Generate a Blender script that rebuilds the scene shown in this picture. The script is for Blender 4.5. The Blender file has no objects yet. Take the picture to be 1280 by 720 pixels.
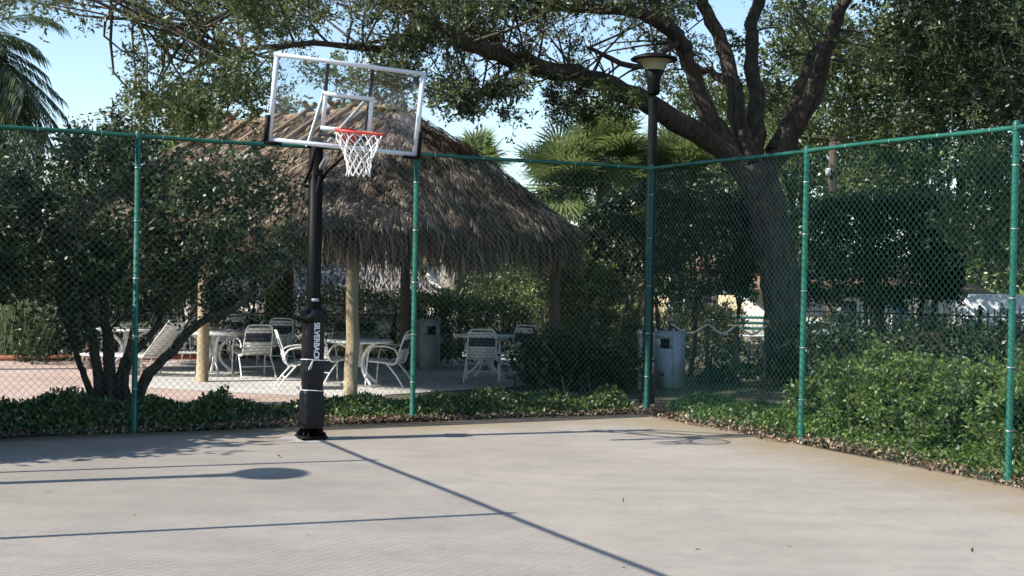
import bpy, math
import numpy as np
from mathutils import Vector, Matrix

rng = np.random.default_rng(7)
PI = math.pi
C = bpy.context.scene.collection
S = bpy.context.scene

# ------------------------------------------------------------------ camera
F, H = 1600.0, 1.75
cam = bpy.data.cameras.new('camera'); camo = bpy.data.objects.new('camera', cam); C.objects.link(camo)
CR = (Matrix.Rotation(math.radians(89.25), 3, 'X') @ Matrix.Rotation(math.radians(1.1), 3, 'Z'))
camo.matrix_world = Matrix.Translation((0, 0, H)) @ CR.to_4x4()
cam.sensor_width = 36; cam.lens = F / 1280 * 36; cam.clip_start = 0.1; cam.clip_end = 600
S.camera = camo
R3 = np.array(CR)

# ------------------------------------------------------------------ light
EL, AZ = 38.6, 20.0                       # sun height; compass of the shadows, from +X
sd = Vector((-math.cos(math.radians(AZ)) * math.cos(math.radians(EL)), -math.sin(math.radians(AZ)) * math.cos(math.radians(EL)), math.sin(math.radians(EL))))
W = bpy.data.worlds.new('World'); S.world = W; W.use_nodes = True
nt = W.node_tree; bg = nt.nodes['Background']
sky = nt.nodes.new('ShaderNodeTexSky'); sky.sky_type = 'NISHITA'; sky.sun_disc = False
sky.sun_elevation = math.radians(EL); sky.sun_rotation = math.atan2(sd.x, sd.y)
sky.air_density = 1.0; sky.dust_density = 0.25; sky.ozone_density = 1.8
nt.links.new(sky.outputs[0], bg.inputs[0]); bg.inputs[1].default_value = 0.122
sl = bpy.data.lights.new('sun', 'SUN'); sl.energy = 4.6; sl.angle = math.radians(0.42); sl.color = (1, .945, .86)
so = bpy.data.objects.new('sun', sl); C.objects.link(so); so.rotation_euler = sd.to_track_quat('Z', 'Y').to_euler(); so.location = (-20, -10, 20)
S.view_settings.view_transform = 'Standard'; S.view_settings.look = 'None'; S.view_settings.gamma = 1
S.view_settings.use_curve_mapping = False; S.view_settings.exposure = 0.9
S.render.engine = 'CYCLES'
S.cycles.use_denoising = True; S.cycles.max_bounces = 7; S.cycles.transparent_max_bounces = 8
S.cycles.diffuse_bounces = 3; S.cycles.glossy_bounces = 3; S.cycles.transmission_bounces = 5; S.cycles.caustics_reflective = False; S.cycles.caustics_refractive = False

# ------------------------------------------------------------------ placing helpers
GZ = -0.12                                # land beyond the court slab
def gz(Y): return GZ - 0.5 * min(max((Y - 25) / 8, 0), 1)
def ray(px, py): return R3 @ np.array([(px - 640) / F, -(py - 360) / F, -1.0])
def gp(px, py, z=GZ):
    d = ray(px, py); p = np.array([0, 0, H]) + d * (z - H) / d[2]; p[2] = z; return p
def at(px, py, Y):
    d = ray(px, py); return np.array([0, 0, H]) + d * Y / d[1]
def U(a, b, *s): return rng.uniform(a, b, s if s else None)

# ------------------------------------------------------------------ materials
MATS = {}
def node_mat(name):
    m = bpy.data.materials.new(name); m.use_nodes = True; MATS[name] = m
    return m, m.node_tree, m.node_tree.nodes, m.node_tree.links
def ramp(n, pts):
    r = n.new('ShaderNodeValToRGB'); e = r.color_ramp.elements
    while len(e) < len(pts): e.new(0.5)
    for el, (p, c) in zip(e, pts): el.position = p; el.color = (*c, 1)
    return r
def coords(n, l, scale=(1, 1, 1), kind='Object'):
    t = n.new('ShaderNodeTexCoord'); mp = n.new('ShaderNodeMapping'); mp.inputs['Scale'].default_value = scale
    l.new(t.outputs[kind], mp.inputs[0]); return mp.outputs[0]
def noise(n, l, vec, sc, det=4, rough=.55):
    t = n.new('ShaderNodeTexNoise'); t.inputs['Scale'].default_value = sc; t.inputs['Detail'].default_value = det; t.inputs['Roughness'].default_value = rough
    l.new(vec, t.inputs['Vector']); return t
def simple(name, c1, c2=None, rough=.6, sc=8, metal=0, bump=0, bsc=None, stretch=(1, 1, 1), spec=.5, det=5):
    m, t, n, l = node_mat(name); b = n['Principled BSDF']
    b.inputs['Roughness'].default_value = rough; b.inputs['Metallic'].default_value = metal; b.inputs['Specular IOR Level'].default_value = spec
    v = coords(n, l, stretch); x = noise(n, l, v, sc, det)
    r = ramp(n, [(.32, c1), (.68, c2 or tuple(a * .75 for a in c1))]); l.new(x.outputs[0], r.inputs[0]); l.new(r.outputs[0], b.inputs['Base Color'])
    if bump:
        y = noise(n, l, v, bsc or sc * 3, 6, .65); bp = n.new('ShaderNodeBump'); bp.inputs['Strength'].default_value = bump; bp.inputs['Distance'].default_value = .02
        l.new(y.outputs[0], bp.inputs['Height']); l.new(bp.outputs[0], b.inputs['Normal'])
    return m
def leafmat(name, cols, trans=.3, gloss=.08, rough=.35):
    """per-leaf colour from the 'rnd' face attribute"""
    m, t, n, l = node_mat(name); n.remove(n['Principled BSDF'])
    a = n.new('ShaderNodeAttribute'); a.attribute_name = 'rnd'
    k = len(cols) - 1; r = ramp(n, [(i / k, c) for i, c in enumerate(cols)]); l.new(a.outputs['Fac'], r.inputs[0])
    d = n.new('ShaderNodeBsdfDiffuse'); tr = n.new('ShaderNodeBsdfTranslucent'); g = n.new('ShaderNodeBsdfGlossy'); g.inputs['Roughness'].default_value = rough
    l.new(r.outputs[0], d.inputs[0])
    hs = n.new('ShaderNodeHueSaturation'); hs.inputs['Hue'].default_value = .48; hs.inputs['Value'].default_value = 1.5; l.new(r.outputs[0], hs.inputs['Color']); l.new(hs.outputs[0], tr.inputs[0])
    g.inputs[0].default_value = (.75, .8, .8, 1)
    m1 = n.new('ShaderNodeMixShader'); m1.inputs[0].default_value = trans; l.new(d.outputs[0], m1.inputs[1]); l.new(tr.outputs[0], m1.inputs[2])
    m2 = n.new('ShaderNodeMixShader'); m2.inputs[0].default_value = gloss; l.new(m1.outputs[0], m2.inputs[1]); l.new(g.outputs[0], m2.inputs[2])
    l.new(m2.outputs[0], n['Material Output'].inputs[0]); return m

oak_leaf = leafmat('oak_leaf', [(.022, .034, .012), (.055, .08, .024), (.10, .135, .042), (.18, .21, .085)], .38, .055, .42)
bg_leaf = leafmat('bg_leaf', [(.035, .055, .015), (.09, .125, .035), (.16, .20, .06)], .32, .06, .4)
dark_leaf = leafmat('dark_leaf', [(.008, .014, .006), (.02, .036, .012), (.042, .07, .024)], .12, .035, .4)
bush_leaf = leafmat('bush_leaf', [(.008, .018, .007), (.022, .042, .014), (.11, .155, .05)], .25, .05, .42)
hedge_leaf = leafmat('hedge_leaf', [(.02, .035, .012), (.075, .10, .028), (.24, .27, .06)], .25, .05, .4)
cover_leaf = leafmat('cover_leaf', [(.02, .045, .012), (.055, .10, .025), (.16, .22, .06)], .28, .06, .40)
shrub_leaf = leafmat('shrub_leaf', [(.035, .06, .014), (.10, .165, .035), (.20, .28, .07)], .32, .04, .42)
palm_leaf = leafmat('palm_leaf', [(.055, .09, .03), (.14, .20, .065), (.27, .32, .14)], .35, .08, .35)
palm_dark = leafmat('palm_dark', [(.02, .045, .018), (.06, .095, .035), (.14, .17, .06)], .25, .12, .35)
grass_leaf = leafmat('grass_leaf', [(.06, .10, .03), (.13, .19, .06), (.28, .33, .16)], .35, .08, .4)
litter_leaf = leafmat('litter_leaf', [(.06, .035, .02), (.16, .10, .06), (.28, .20, .13), (.42, .33, .24)], .1, .03, .5)
thatch_leaf = leafmat('thatch_leaf', [(.03, .021, .015), (.10, .072, .05), (.24, .18, .13), (.46, .37, .28)], .06, .03, .5)
fringe_leaf = leafmat('fringe_leaf', [(.035, .023, .015), (.10, .066, .042), (.25, .18, .12)], .2, .02, .5)
greythatch_leaf = leafmat('greythatch_leaf', [(.14, .12, .11), (.27, .24, .22), (.42, .38, .35)], .1, .02, .5)

bark = simple('bark', (.02, .015, .012), (.10, .078, .06), .9, 7, bump=.9, bsc=9, stretch=(2.2, 2.2, .6))
MATS['bark'].node_tree.nodes['Bump'].inputs['Distance'].default_value = .07
palebark = simple('palebark', (.16, .14, .12), (.30, .27, .23), .85, 6, bump=.5, bsc=14)
twigm = simple('twigm', (.05, .04, .03), (.10, .08, .06), .9, 6)
logm = simple('logm', (.24, .18, .10), (.42, .34, .22), .8, 3, bump=.5, bsc=10, stretch=(3, 3, .8))
darklog = simple('darklog', (.05, .032, .024), (.11, .07, .05), .8, 3, bump=.5, bsc=10, stretch=(3, 3, .8))
pole_log = simple('pole_log', (.17, .11, .065), (.30, .21, .135), .7, 6, bump=.2)
thatch_base = simple('thatch_base', (.05, .035, .025), (.14, .10, .07), .95, 12, bump=.8, bsc=30)
green = simple('green', (.003, .062, .042), (.012, .115, .08), .45, 4, spec=.45, det=8)
green_wire = simple('green_wire', (.005, .07, .052), (.010, .095, .07), .28, 20, spec=.8)
blackm = simple('blackm', (.0035, .0038, .004), (.007, .0075, .008), .5, 10, spec=.12)
padm = simple('padm', (.004, .0045, .006), (.010, .011, .014), .40, 6, bump=.4, bsc=9, spec=.25)
steel = simple('steel', (.35, .36, .37), (.5, .5, .5), .45, 9, metal=.6)
alu = simple('alu', (.62, .65, .70), (.72, .74, .78), .4, 6, metal=.15)
white = simple('white', (.74, .74, .72), (.82, .82, .80), .45, 7)
whitestrap = simple('whitestrap', (.66, .65, .61), (.78, .77, .74), .5, 14)
darkstrap = simple('darkstrap', (.02, .022, .045), (.035, .035, .06), .5, 10)
orange = simple('orange', (.62, .06, .03), (.55, .07, .04), .45, 10)
netm = simple('netm', (.72, .71, .69), (.80, .79, .77), .9, 30)
textm = simple('textm', (.66, .68, .70), (.78, .79, .80), .5, 30)
ropem = simple('ropem', (.46, .40, .30), (.58, .52, .42), .9, 30)
binm = simple('binm', (.30, .325, .35), (.38, .41, .44), .6, 5)
fence_black = simple('fence_black', (.012, .012, .013), (.02, .02, .02), .5, 5)
picketw = simple('picketw', (.20, .17, .14), (.32, .28, .23), .8, 5)
carw = simple('carw', (.78, .79, .80), (.80, .81, .82), .2, 2, spec=.7)
tyre = simple('tyre', (.015, .015, .016), (.022, .022, .023), .8, 6)
darkglass = simple('darkglass', (.015, .022, .028), (.02, .03, .036), .08, 2, spec=.8)
wall_y = simple('wall_y', (.62, .55, .34), (.70, .62, .42), .85, 3)
wall_w = simple('wall_w', (.62, .58, .52), (.70, .66, .60), .85, 3)
roof_br = simple('roof_br', (.16, .09, .06), (.26, .16, .11), .85, 6)
tealm = simple('tealm', (.02, .16, .13), (.03, .20, .17), .5, 5)
bluem = simple('bluem', (.05, .10, .22), (.07, .13, .28), .3, 5)
border_m = simple('border_m', (.30, .11, .06), (.40, .16, .09), .85, 8)
lampcone = simple('lampcone', (.26, .24, .15), (.34, .31, .20), .4, 4)

def glassmat():
    m, t, n, l = node_mat('acrylic'); b = n['Principled BSDF']; n.remove(b)
    tp = n.new('ShaderNodeBsdfTransparent'); tp.inputs[0].default_value = (.93, .95, .96, 1)
    g = n.new('ShaderNodeBsdfGlossy'); g.inputs['Roughness'].default_value = .03
    mx = n.new('ShaderNodeMixShader'); mx.inputs[0].default_value = .05; l.new(tp.outputs[0], mx.inputs[1]); l.new(g.outputs[0], mx.inputs[2])
    l.new(mx.outputs[0], n['Material Output'].inputs[0]); return m
acrylic = glassmat()

CO = np.array([1.73, 16.19]); FR = np.array([.453, -.8915]); FB = np.array([-.8915, -.453])
def courtmat():
    m, t, n, l = node_mat('concrete'); b = n['Principled BSDF']; b.inputs['Roughness'].default_value = .85; b.inputs['Specular IOR Level'].default_value = .25
    v = coords(n, l); big = noise(n, l, v, .45, 5, .6)
    r = ramp(n, [(.3, (.285, .257, .222)), (.55, (.325, .293, .255)), (.75, (.355, .322, .282))]); l.new(big.outputs[0], r.inputs[0])
    fine = noise(n, l, v, 60, 6, .7); mm = n.new('ShaderNodeMix'); mm.data_type = 'RGBA'; mm.blend_type = 'MULTIPLY'; mm.inputs[0].default_value = 1
    rf = ramp(n, [(.3, (.84, .84, .84)), (.7, (1.10, 1.10, 1.10))]); l.new(fine.outputs[0], rf.inputs[0]); l.new(r.outputs[0], mm.inputs[6]); l.new(rf.outputs[0], mm.inputs[7])
    # broom streaks / long pale smears
    v2 = coords(n, l, (.7, 1.6, 1)); st = noise(n, l, v2, 1.4, 6, .7); rs = ramp(n, [(.33, (.88, .88, .89)), (.67, (1.07, 1.07, 1.06))]); l.new(st.outputs[0], rs.inputs[0])
    m2 = n.new('ShaderNodeMix'); m2.data_type = 'RGBA'; m2.blend_type = 'MULTIPLY'; m2.inputs[0].default_value = 1; l.new(mm.outputs[2], m2.inputs[6]); l.new(rs.outputs[0], m2.inputs[7])
    # tannin stain that follows the edges next to the planting
    sep = n.new('ShaderNodeSeparateXYZ'); tc = n.new('ShaderNodeTexCoord'); l.new(tc.outputs['Object'], sep.inputs[0])
    def dist(nx, ny):
        a = n.new('ShaderNodeMath'); a.operation = 'MULTIPLY'; a.inputs[1].default_value = nx; l.new(sep.outputs[0], a.inputs[0])
        c = n.new('ShaderNodeMath'); c.operation = 'MULTIPLY_ADD'; c.inputs[1].default_value = ny; l.new(sep.outputs[1], c.inputs[0]); l.new(a.outputs[0], c.inputs[2])
        d = n.new('ShaderNodeMath'); d.operation = 'ADD'; d.inputs[1].default_value = -(nx * CO[0] + ny * CO[1]); l.new(c.outputs[0], d.inputs[0]); return d
    dr, db = dist(FB[0], FB[1]), dist(FR[0], FR[1])     # metres in from the right and the back fence
    mn = n.new('ShaderNodeMath'); mn.operation = 'MINIMUM'; l.new(dr.outputs[0], mn.inputs[0]); l.new(db.outputs[0], mn.inputs[1])
    wn = noise(n, l, v, 1.3, 5, .65); ad = n.new('ShaderNodeMath'); ad.operation = 'MULTIPLY_ADD'; ad.inputs[1].default_value = -2.4; l.new(wn.outputs[0], ad.inputs[0]); l.new(mn.outputs[0], ad.inputs[2])
    mr = n.new('ShaderNodeMapRange'); mr.inputs[1].default_value = -1.05; mr.inputs[2].default_value = .25; mr.inputs[3].default_value = .8; mr.inputs[4].default_value = 0; l.new(ad.outputs[0], mr.inputs[0])
    m3 = n.new('ShaderNodeMix'); m3.data_type = 'RGBA'; l.new(mr.outputs[0], m3.inputs[0]); l.new(m2.outputs[2], m3.inputs[6]); m3.inputs[7].default_value = (.25, .19, .11, 1)
    md = noise(n, l, v, 5, 6, .75); rmd = ramp(n, [(.34, (.93, .93, .93)), (.5, (1, 1, 1)), (.68, (1.05, 1.045, 1.04))]); l.new(md.outputs[0], rmd.inputs[0])
    m6 = n.new('ShaderNodeMix'); m6.data_type = 'RGBA'; m6.blend_type = 'MULTIPLY'; m6.inputs[0].default_value = 1; l.new(m3.outputs[2], m6.inputs[6]); l.new(rmd.outputs[0], m6.inputs[7]); m3 = m6
    # small dark spots
    sp = noise(n, l, v, 9, 2, .5); rp = ramp(n, [(.22, (.72, .70, .68)), (.28, (1, 1, 1))]); l.new(sp.outputs[0], rp.inputs[0])
    m4 = n.new('ShaderNodeMix'); m4.data_type = 'RGBA'; m4.blend_type = 'MULTIPLY'; m4.inputs[0].default_value = 1; l.new(m3.outputs[2], m4.inputs[6]); l.new(rp.outputs[0], m4.inputs[7])
    # hairline cracks
    wv = n.new('ShaderNodeVectorMath'); wv.operation = 'MULTIPLY_ADD'; wn2 = noise(n, l, v, 1.5, 5, .6); wv.inputs[1].default_value = (.7, .7, .7); l.new(wn2.outputs[1], wv.inputs[0]); l.new(v, wv.inputs[2])
    vo = n.new('ShaderNodeTexVoronoi'); vo.feature = 'DISTANCE_TO_EDGE'; vo.inputs['Scale'].default_value = .22; l.new(wv.outputs[0], vo.inputs['Vector'])
    rc = ramp(n, [(.0, (.74, .72, .70)), (.0022, (1, 1, 1))]); l.new(vo.outputs[0], rc.inputs[0])
    m5 = n.new('ShaderNodeMix'); m5.data_type = 'RGBA'; m5.blend_type = 'MULTIPLY'; m5.inputs[0].default_value = .2; l.new(m4.outputs[2], m5.inputs[6]); l.new(rc.outputs[0], m5.inputs[7])
    l.new(m5.outputs[2], b.inputs['Base Color'])
    bp = n.new('ShaderNodeBump'); bp.inputs['Strength'].default_value = .25; bp.inputs['Distance'].default_value = .004; l.new(fine.outputs[0], bp.inputs['Height']); l.new(bp.outputs[0], b.inputs['Normal'])
    return m
concrete = courtmat()
def paver(name, a, c, mortar, sx):
    m, t, n, l = node_mat(name); b = n['Principled BSDF']; b.inputs['Roughness'].default_value = .85
    v = coords(n, l); br = n.new('ShaderNodeTexBrick'); br.inputs['Scale'].default_value = sx; br.inputs['Mortar Size'].default_value = .012
    br.inputs['Color1'].default_value = (*a, 1); br.inputs['Color2'].default_value = (*c, 1); br.inputs['Mortar'].default_value = (*mortar, 1); l.new(v, br.inputs[0])
    x = noise(n, l, v, .8, 5); r = ramp(n, [(.3, (.82, .82, .82)), (.7, (1.08, 1.08, 1.08))]); l.new(x.outputs[0], r.inputs[0])
    mm = n.new('ShaderNodeMix'); mm.data_type = 'RGBA'; mm.blend_type = 'MULTIPLY'; mm.inputs[0].default_value = 1; l.new(br.outputs[0], mm.inputs[6]); l.new(r.outputs[0], mm.inputs[7]); l.new(mm.outputs[2], b.inputs['Base Color']); return m
pinkpave = paver('pinkpave', (.50, .38, .32), (.43, .31, .26), (.33, .26, .22), 2.4)
greypave = paver('greypave', (.56, .54, .50), (.49, .47, .44), (.36, .34, .31), 1.2)
soil = simple('soil', (.05, .035, .024), (.13, .09, .06), .95, 5, bump=.6, bsc=25)
land_m = simple('land_m', (.05, .055, .025), (.11, .09, .055), .95, 1.2, bump=.5, bsc=12)

# ------------------------------------------------------------------ mesh helpers
class MB:
    def __init__(s): s.v = []; s.q = []; s.n = 0; s.r = []; s.poly = []
    def add(s, v, q, r=None):
        v = np.asarray(v, float); q = np.asarray(q, int); s.v.append(v); s.q.append(q + s.n); s.n += len(v)
        s.r.append(np.zeros(len(q)) if r is None else np.asarray(r, float)); return s
    def box(s, c, size, rz=0, M=None):
        x, y, z = [a / 2 for a in size]
        v = np.array([(-x, -y, -z), (x, -y, -z), (x, y, -z), (-x, y, -z), (-x, -y, z), (x, -y, z), (x, y, z), (-x, y, z)])
        if M is not None: v = v @ np.asarray(M).T
        if rz: cc, ss = math.cos(rz), math.sin(rz); v = v @ np.array([[cc, -ss, 0], [ss, cc, 0], [0, 0, 1]]).T
        return s.add(v + np.asarray(c), [(0, 3, 2, 1), (4, 5, 6, 7), (0, 1, 5, 4), (1, 2, 6, 5), (2, 3, 7, 6), (3, 0, 4, 7)])
    def tube(s, pts, rad, k=8, caps=True, wob=0):
        p = np.asarray(pts, float); n = len(p); rad = np.full(n, rad, float) if np.isscalar(rad) else np.asarray(rad, float)
        t = np.gradient(p, axis=0); t /= np.linalg.norm(t, axis=1)[:, None] + 1e-9
        up = np.array([0, 0, 1.]) if abs(t[0, 2]) < .9 else np.array([1., 0, 0])
        a = np.cross(t[0], up); a /= np.linalg.norm(a); vs = []
        for i in range(n):
            a = a - t[i] * (a @ t[i]); a /= np.linalg.norm(a) + 1e-9; b = np.cross(t[i], a)
            an = np.arange(k) * 2 * PI / k; rr = rad[i] * (1 + (rng.uniform(-wob, wob, k) if wob else 0))
            vs.append(p[i] + (np.cos(an) * rr)[:, None] * a + (np.sin(an) * rr)[:, None] * b)
        v = np.concatenate(vs); q = [(i * k + j, i * k + (j + 1) % k, (i + 1) * k + (j + 1) % k, (i + 1) * k + j) for i in range(n - 1) for j in range(k)]
        if caps and k % 2 == 0:
            for o in (0, (n - 1) * k):
                for j in range(1, k // 2): 
                    f = (o + j - 1, o + j, o + k - 1 - j, o + k - j) if k - j < k else (o, o + 1, o + k - 2, o + k - 1)
                    q.append(f)
        return s.add(v, q)
    def lathe(s, prof, c=(0, 0, 0), k=28, rz=0):
        pr = np.asarray(prof, float); an = np.arange(k) * 2 * PI / k
        v = np.concatenate([np.stack([np.cos(an) * r, np.sin(an) * r, np.full(k, z)], 1) for r, z in pr]) + np.asarray(c)
        q = [(i * k + j, i * k + (j + 1) % k, (i + 1) * k + (j + 1) % k, (i + 1) * k + j) for i in range(len(pr) - 1) for j in range(k)]
        return s.add(v, q)
    def build(s, name, mat, parent=None, org=None, smooth=False):
        v = np.concatenate(s.v); q = np.concatenate(s.q); r = np.concatenate(s.r)
        if org is not None: v = v - np.asarray(org)
        me = bpy.data.meshes.new(name); nv, nq = len(v), len(q)
        me.vertices.add(nv); me.vertices.foreach_set('co', v.astype(np.float32).ravel())
        me.loops.add(nq * 4); me.loops.foreach_set('vertex_index', q.astype(np.int32).ravel())
        me.polygons.add(nq); me.polygons.foreach_set('loop_start', np.arange(0, nq * 4, 4, dtype=np.int32))
        if smooth: me.polygons.foreach_set('use_smooth', np.ones(nq, bool))
        at_ = me.attributes.new('rnd', 'FLOAT', 'FACE'); at_.data.foreach_set('value', r.astype(np.float32))
        me.update(calc_edges=True); me.materials.append(mat)
        o = bpy.data.objects.new(name, me); C.objects.link(o)
        if parent is not None: o.parent = parent
        return o
def tag(o, label=None, cat=None, group=None, kind=None):
    if label: o['label'] = label
    if cat: o['category'] = cat
    if group: o['group'] = group
    if kind: o['kind'] = kind
    return o
def thing(name, label, cat, loc=(0, 0, 0), rz=0, group=None):
    o = bpy.data.objects.new(name, None); C.objects.link(o); o.location = [float(a) for a in loc]; o.rotation_euler = (0, 0, rz); o.empty_display_size = .1
    return tag(o, label, cat, group)
def dup(root, loc, rz, label, group=None):
    r = root.copy(); C.objects.link(r); r.location = [float(a) for a in loc]; r.rotation_euler = (0, 0, rz); r['label'] = label
    if group: r['group'] = group
    for ch in list(root.children):
        c = ch.copy(); C.objects.link(c); c.parent = r
        for g in ch.children: d = g.copy(); C.objects.link(d); d.parent = c
    return r
def curve(ctrl, n=16):
    """Catmull-Rom through control points"""
    P = np.asarray(ctrl, float); P = np.vstack([2 * P[0] - P[1], P, 2 * P[-1] - P[-2]]); out = []
    m = len(P) - 3
    for u in np.linspace(0, m, n):
        i = min(int(u), m - 1); t = u - i; a, b, c, d = P[i:i + 4]; out.append(.5 * (2 * b + (c - a) * t + (2 * a - 5 * b + 4 * c - d) * t * t + (-a + 3 * b - 3 * c + d) * t ** 3))
    return np.array(out)
def unit(v): return v / (np.linalg.norm(v, axis=-1, keepdims=True) + 1e-9)
def leaves(mb, P, L, Wd, axis=None, axj=1.0, nrm=None, nj=1.0, r=None, cup=.12, lv=.35):
    """one folded rhombus per point"""
    n = len(P); a = rng.normal(size=(n, 3)) * axj + (0 if axis is None else axis); a = unit(a)
    h = rng.normal(size=(n, 3)) * nj + (0 if nrm is None else nrm); b = unit(np.cross(a, h)); c = np.cross(b, a)
    l = (L * (1 + rng.uniform(-lv, lv, n)))[:, None]; w = (Wd * (1 + rng.uniform(-lv, lv, n)))[:, None] / 2
    v = np.stack([P, P + a * l * .45 + b * w + c * w * cup * 2, P + a * l, P + a * l * .45 - b * w + c * w * cup * 2], 1).reshape(-1, 3)
    q = np.arange(n * 4).reshape(-1, 4); mb.add(v, q, rng.uniform(0, 1, n) if r is None else r)
def sprays(cent, rad, per, leaf_per, L, Wd, leafmb, twigmb=None, droop=-.15, flat=.75, rbias=None, up=.5):
    """clumps of twigs carrying leaves: gaps and uneven outline come for free"""
    cent = np.asarray(cent, float); m = len(cent)
    d = rng.normal(size=(m, per, 3)); d[..., 2] = d[..., 2] * flat + droop; d = unit(d)
    st = cent[:, None] + rng.normal(size=(m, per, 3)) * np.asarray(rad)[:, None, None] * .35
    ln = np.asarray(rad)[:, None] * rng.uniform(.45, 1.0, (m, per))
    t = rng.uniform(.15, 1, (m, per, leaf_per))
    P = st[:, :, None] + d[:, :, None] * (t * ln[:, :, None])[..., None]; P[..., 2] -= .12 * (t ** 2) * ln[:, :, None]
    P = P + rng.normal(size=P.shape) * L * .35
    ax = np.broadcast_to(d[:, :, None], P.shape).reshape(-1, 3)
    base = rng.uniform(0, 1, (m, 1, 1)) * .5 if rbias is None else np.asarray(rbias)[:, None, None] * .5
    r = np.clip(base + rng.uniform(0, .5, P.shape[:3]), 0, 1).reshape(-1)
    leaves(leafmb, P.reshape(-1, 3), L, Wd, ax * 1.0, .7, np.array([0, 0, up]), .8, r)
    if twigmb is not None:
        s0 = st.reshape(-1, 3); e = (st + d * ln[..., None]).reshape(-1, 3); e[:, 2] -= .12 * ln.reshape(-1)
        side = unit(np.cross(e - s0, np.array([.3, 1, .2]))) * .005
        v = np.stack([s0 - side, s0 + side, e + side * .3, e - side * .3], 1).reshape(-1, 3); twigmb.add(v, np.arange(len(s0) * 4).reshape(-1, 4))
def shell(n, lo, hi, skin=.25, topr=0.2):
    """points near the skin of a clipped box (most) with some inside"""
    lo, hi = np.array(lo, float), np.array(hi, float); P = rng.uniform(lo, hi, (n, 3)); k = rng.uniform(0, 1, n)
    ax = rng.integers(0, 5, n); d = np.abs(rng.normal(size=n)) * skin * .5
    for i, (c, s) in enumerate([(0, 0), (0, 1), (1, 0), (1, 1), (2, 1)]):
        mk = (ax == i) & (k < .75)
        P[mk, c] = (hi[c] - d[mk]) if s else (lo[c] + d[mk])
    P += rng.normal(size=P.shape) * .03
    return P

# ------------------------------------------------------------------ ground, court, patio
xs = np.concatenate([[-300, -80, -30], np.linspace(-14, 16, 16), [30, 80, 300]]); ys = np.concatenate([[-60, -10, 0, 6], np.linspace(10, 40, 31), [60, 120, 400]])
g = MB(); X, Y = np.meshgrid(xs, ys, indexing='ij'); Z = np.vectorize(gz)(Y) - .012
V = np.stack([X, Y, Z], -1).reshape(-1, 3); ny = len(ys)
g.add(V, [(i * ny + j, (i + 1) * ny + j, (i + 1) * ny + j + 1, i * ny + j + 1) for i in range(len(xs) - 1) for j in range(ny - 1)])
tag(g.build('ground', land_m), 'brown and green ground beyond the court', kind='structure')

def quad_slab(pts, z0, z1):
    p = [(*a, z1) for a in pts] + [(*a, z0) for a in pts]
    return MB().add(p, [(0, 1, 2, 3), (4, 7, 6, 5), (0, 4, 5, 1), (1, 5, 6, 2), (2, 6, 7, 3), (3, 7, 4, 0)])
def wc(r, b): return CO + FR * r - FB * -b       # r along the right fence, b along the back fence
inn = .06
c0 = CO + FR * .10 + FB * .0; CW = 9.0
a0 = CO + FR * .08 + FB * .02; a1 = CO + FR * .08 + FB * 9.2; a2 = a1 + FR * 26; a3 = a0 + FR * 26
# court slab with a slightly wandering edge
E1 = [a0 + (a1 - a0) * t + FR * (.05 * math.sin(t * 31) + rng.uniform(-.015, .015)) for t in np.linspace(0, 1, 60)]
E2 = [a1 + (a2 - a1) * t for t in np.linspace(0, 1, 60)]
ct = MB(); rows = 60; cols = 60; pts = []
for i in range(rows):
    for j in range(cols):
        u, v = i / (rows - 1), j / (cols - 1); p = a0 + (a1 - a0) * u + (a3 - a0) * v
        if j == 0: p = p + FR * (.04 * math.sin(u * 23) + rng.uniform(-.012, .012))
        if i == 0: p = p + FB * (.05 * math.sin(v * 60) + rng.uniform(-.02, .02))
        pts.append((p[0], p[1], 0.0))
top = len(pts); ring = [i * cols for i in range(rows)] + [(rows - 1) * cols + j for j in range(1, cols)] + [i * cols + cols - 1 for i in range(rows - 2, -1, -1)] + [j for j in range(cols - 2, 0, -1)]
q = [(i * cols + j, i * cols + j + 1, (i + 1) * cols + j + 1, (i + 1) * cols + j) for i in range(rows - 1) for j in range(cols - 1)]
low = [(pts[k][0], pts[k][1], -.2) for k in ring]
q += [(ring[k], ring[(k + 1) % len(ring)], top + (k + 1) % len(ring), top + k) for k in range(len(ring))]
tag(ct.add(pts + low, q).build('court', concrete), 'pale concrete basketball court slab', kind='structure')

# planting bed (soil) between fence and patio, wraps the corner
bed = MB(); nb = 40
def heap(p0, dirv, out, length, width, z1, n=40, m=8):
    vs = []; 
    for i in range(n):
        for j in range(m):
            p = p0 + dirv * (length * i / (n - 1)) + out * (width * j / (m - 1)); s = math.sin(PI * min(1, j / (m - 1)) )
            vs.append((p[0], p[1], -.05 + z1 * s + rng.uniform(-.015, .015) - (.09 if j == m - 1 else 0)))
    return vs, [(i * m + j, (i + 1) * m + j, (i + 1) * m + j + 1, i * m + j + 1) for i in range(n - 1) for j in range(m - 1)]
bed.add(*heap(CO + FR * -.02 - FB * 1.6, FB, -FR, 13, 1.5, .05))
bed.add(*heap(CO - FB * .02 - FR * .5, FR, -FB, 26, 2.4, .06, 60))
tag(bed.build('planting_bed', soil), 'bare soil of the beds along the fences', kind='structure')

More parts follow.
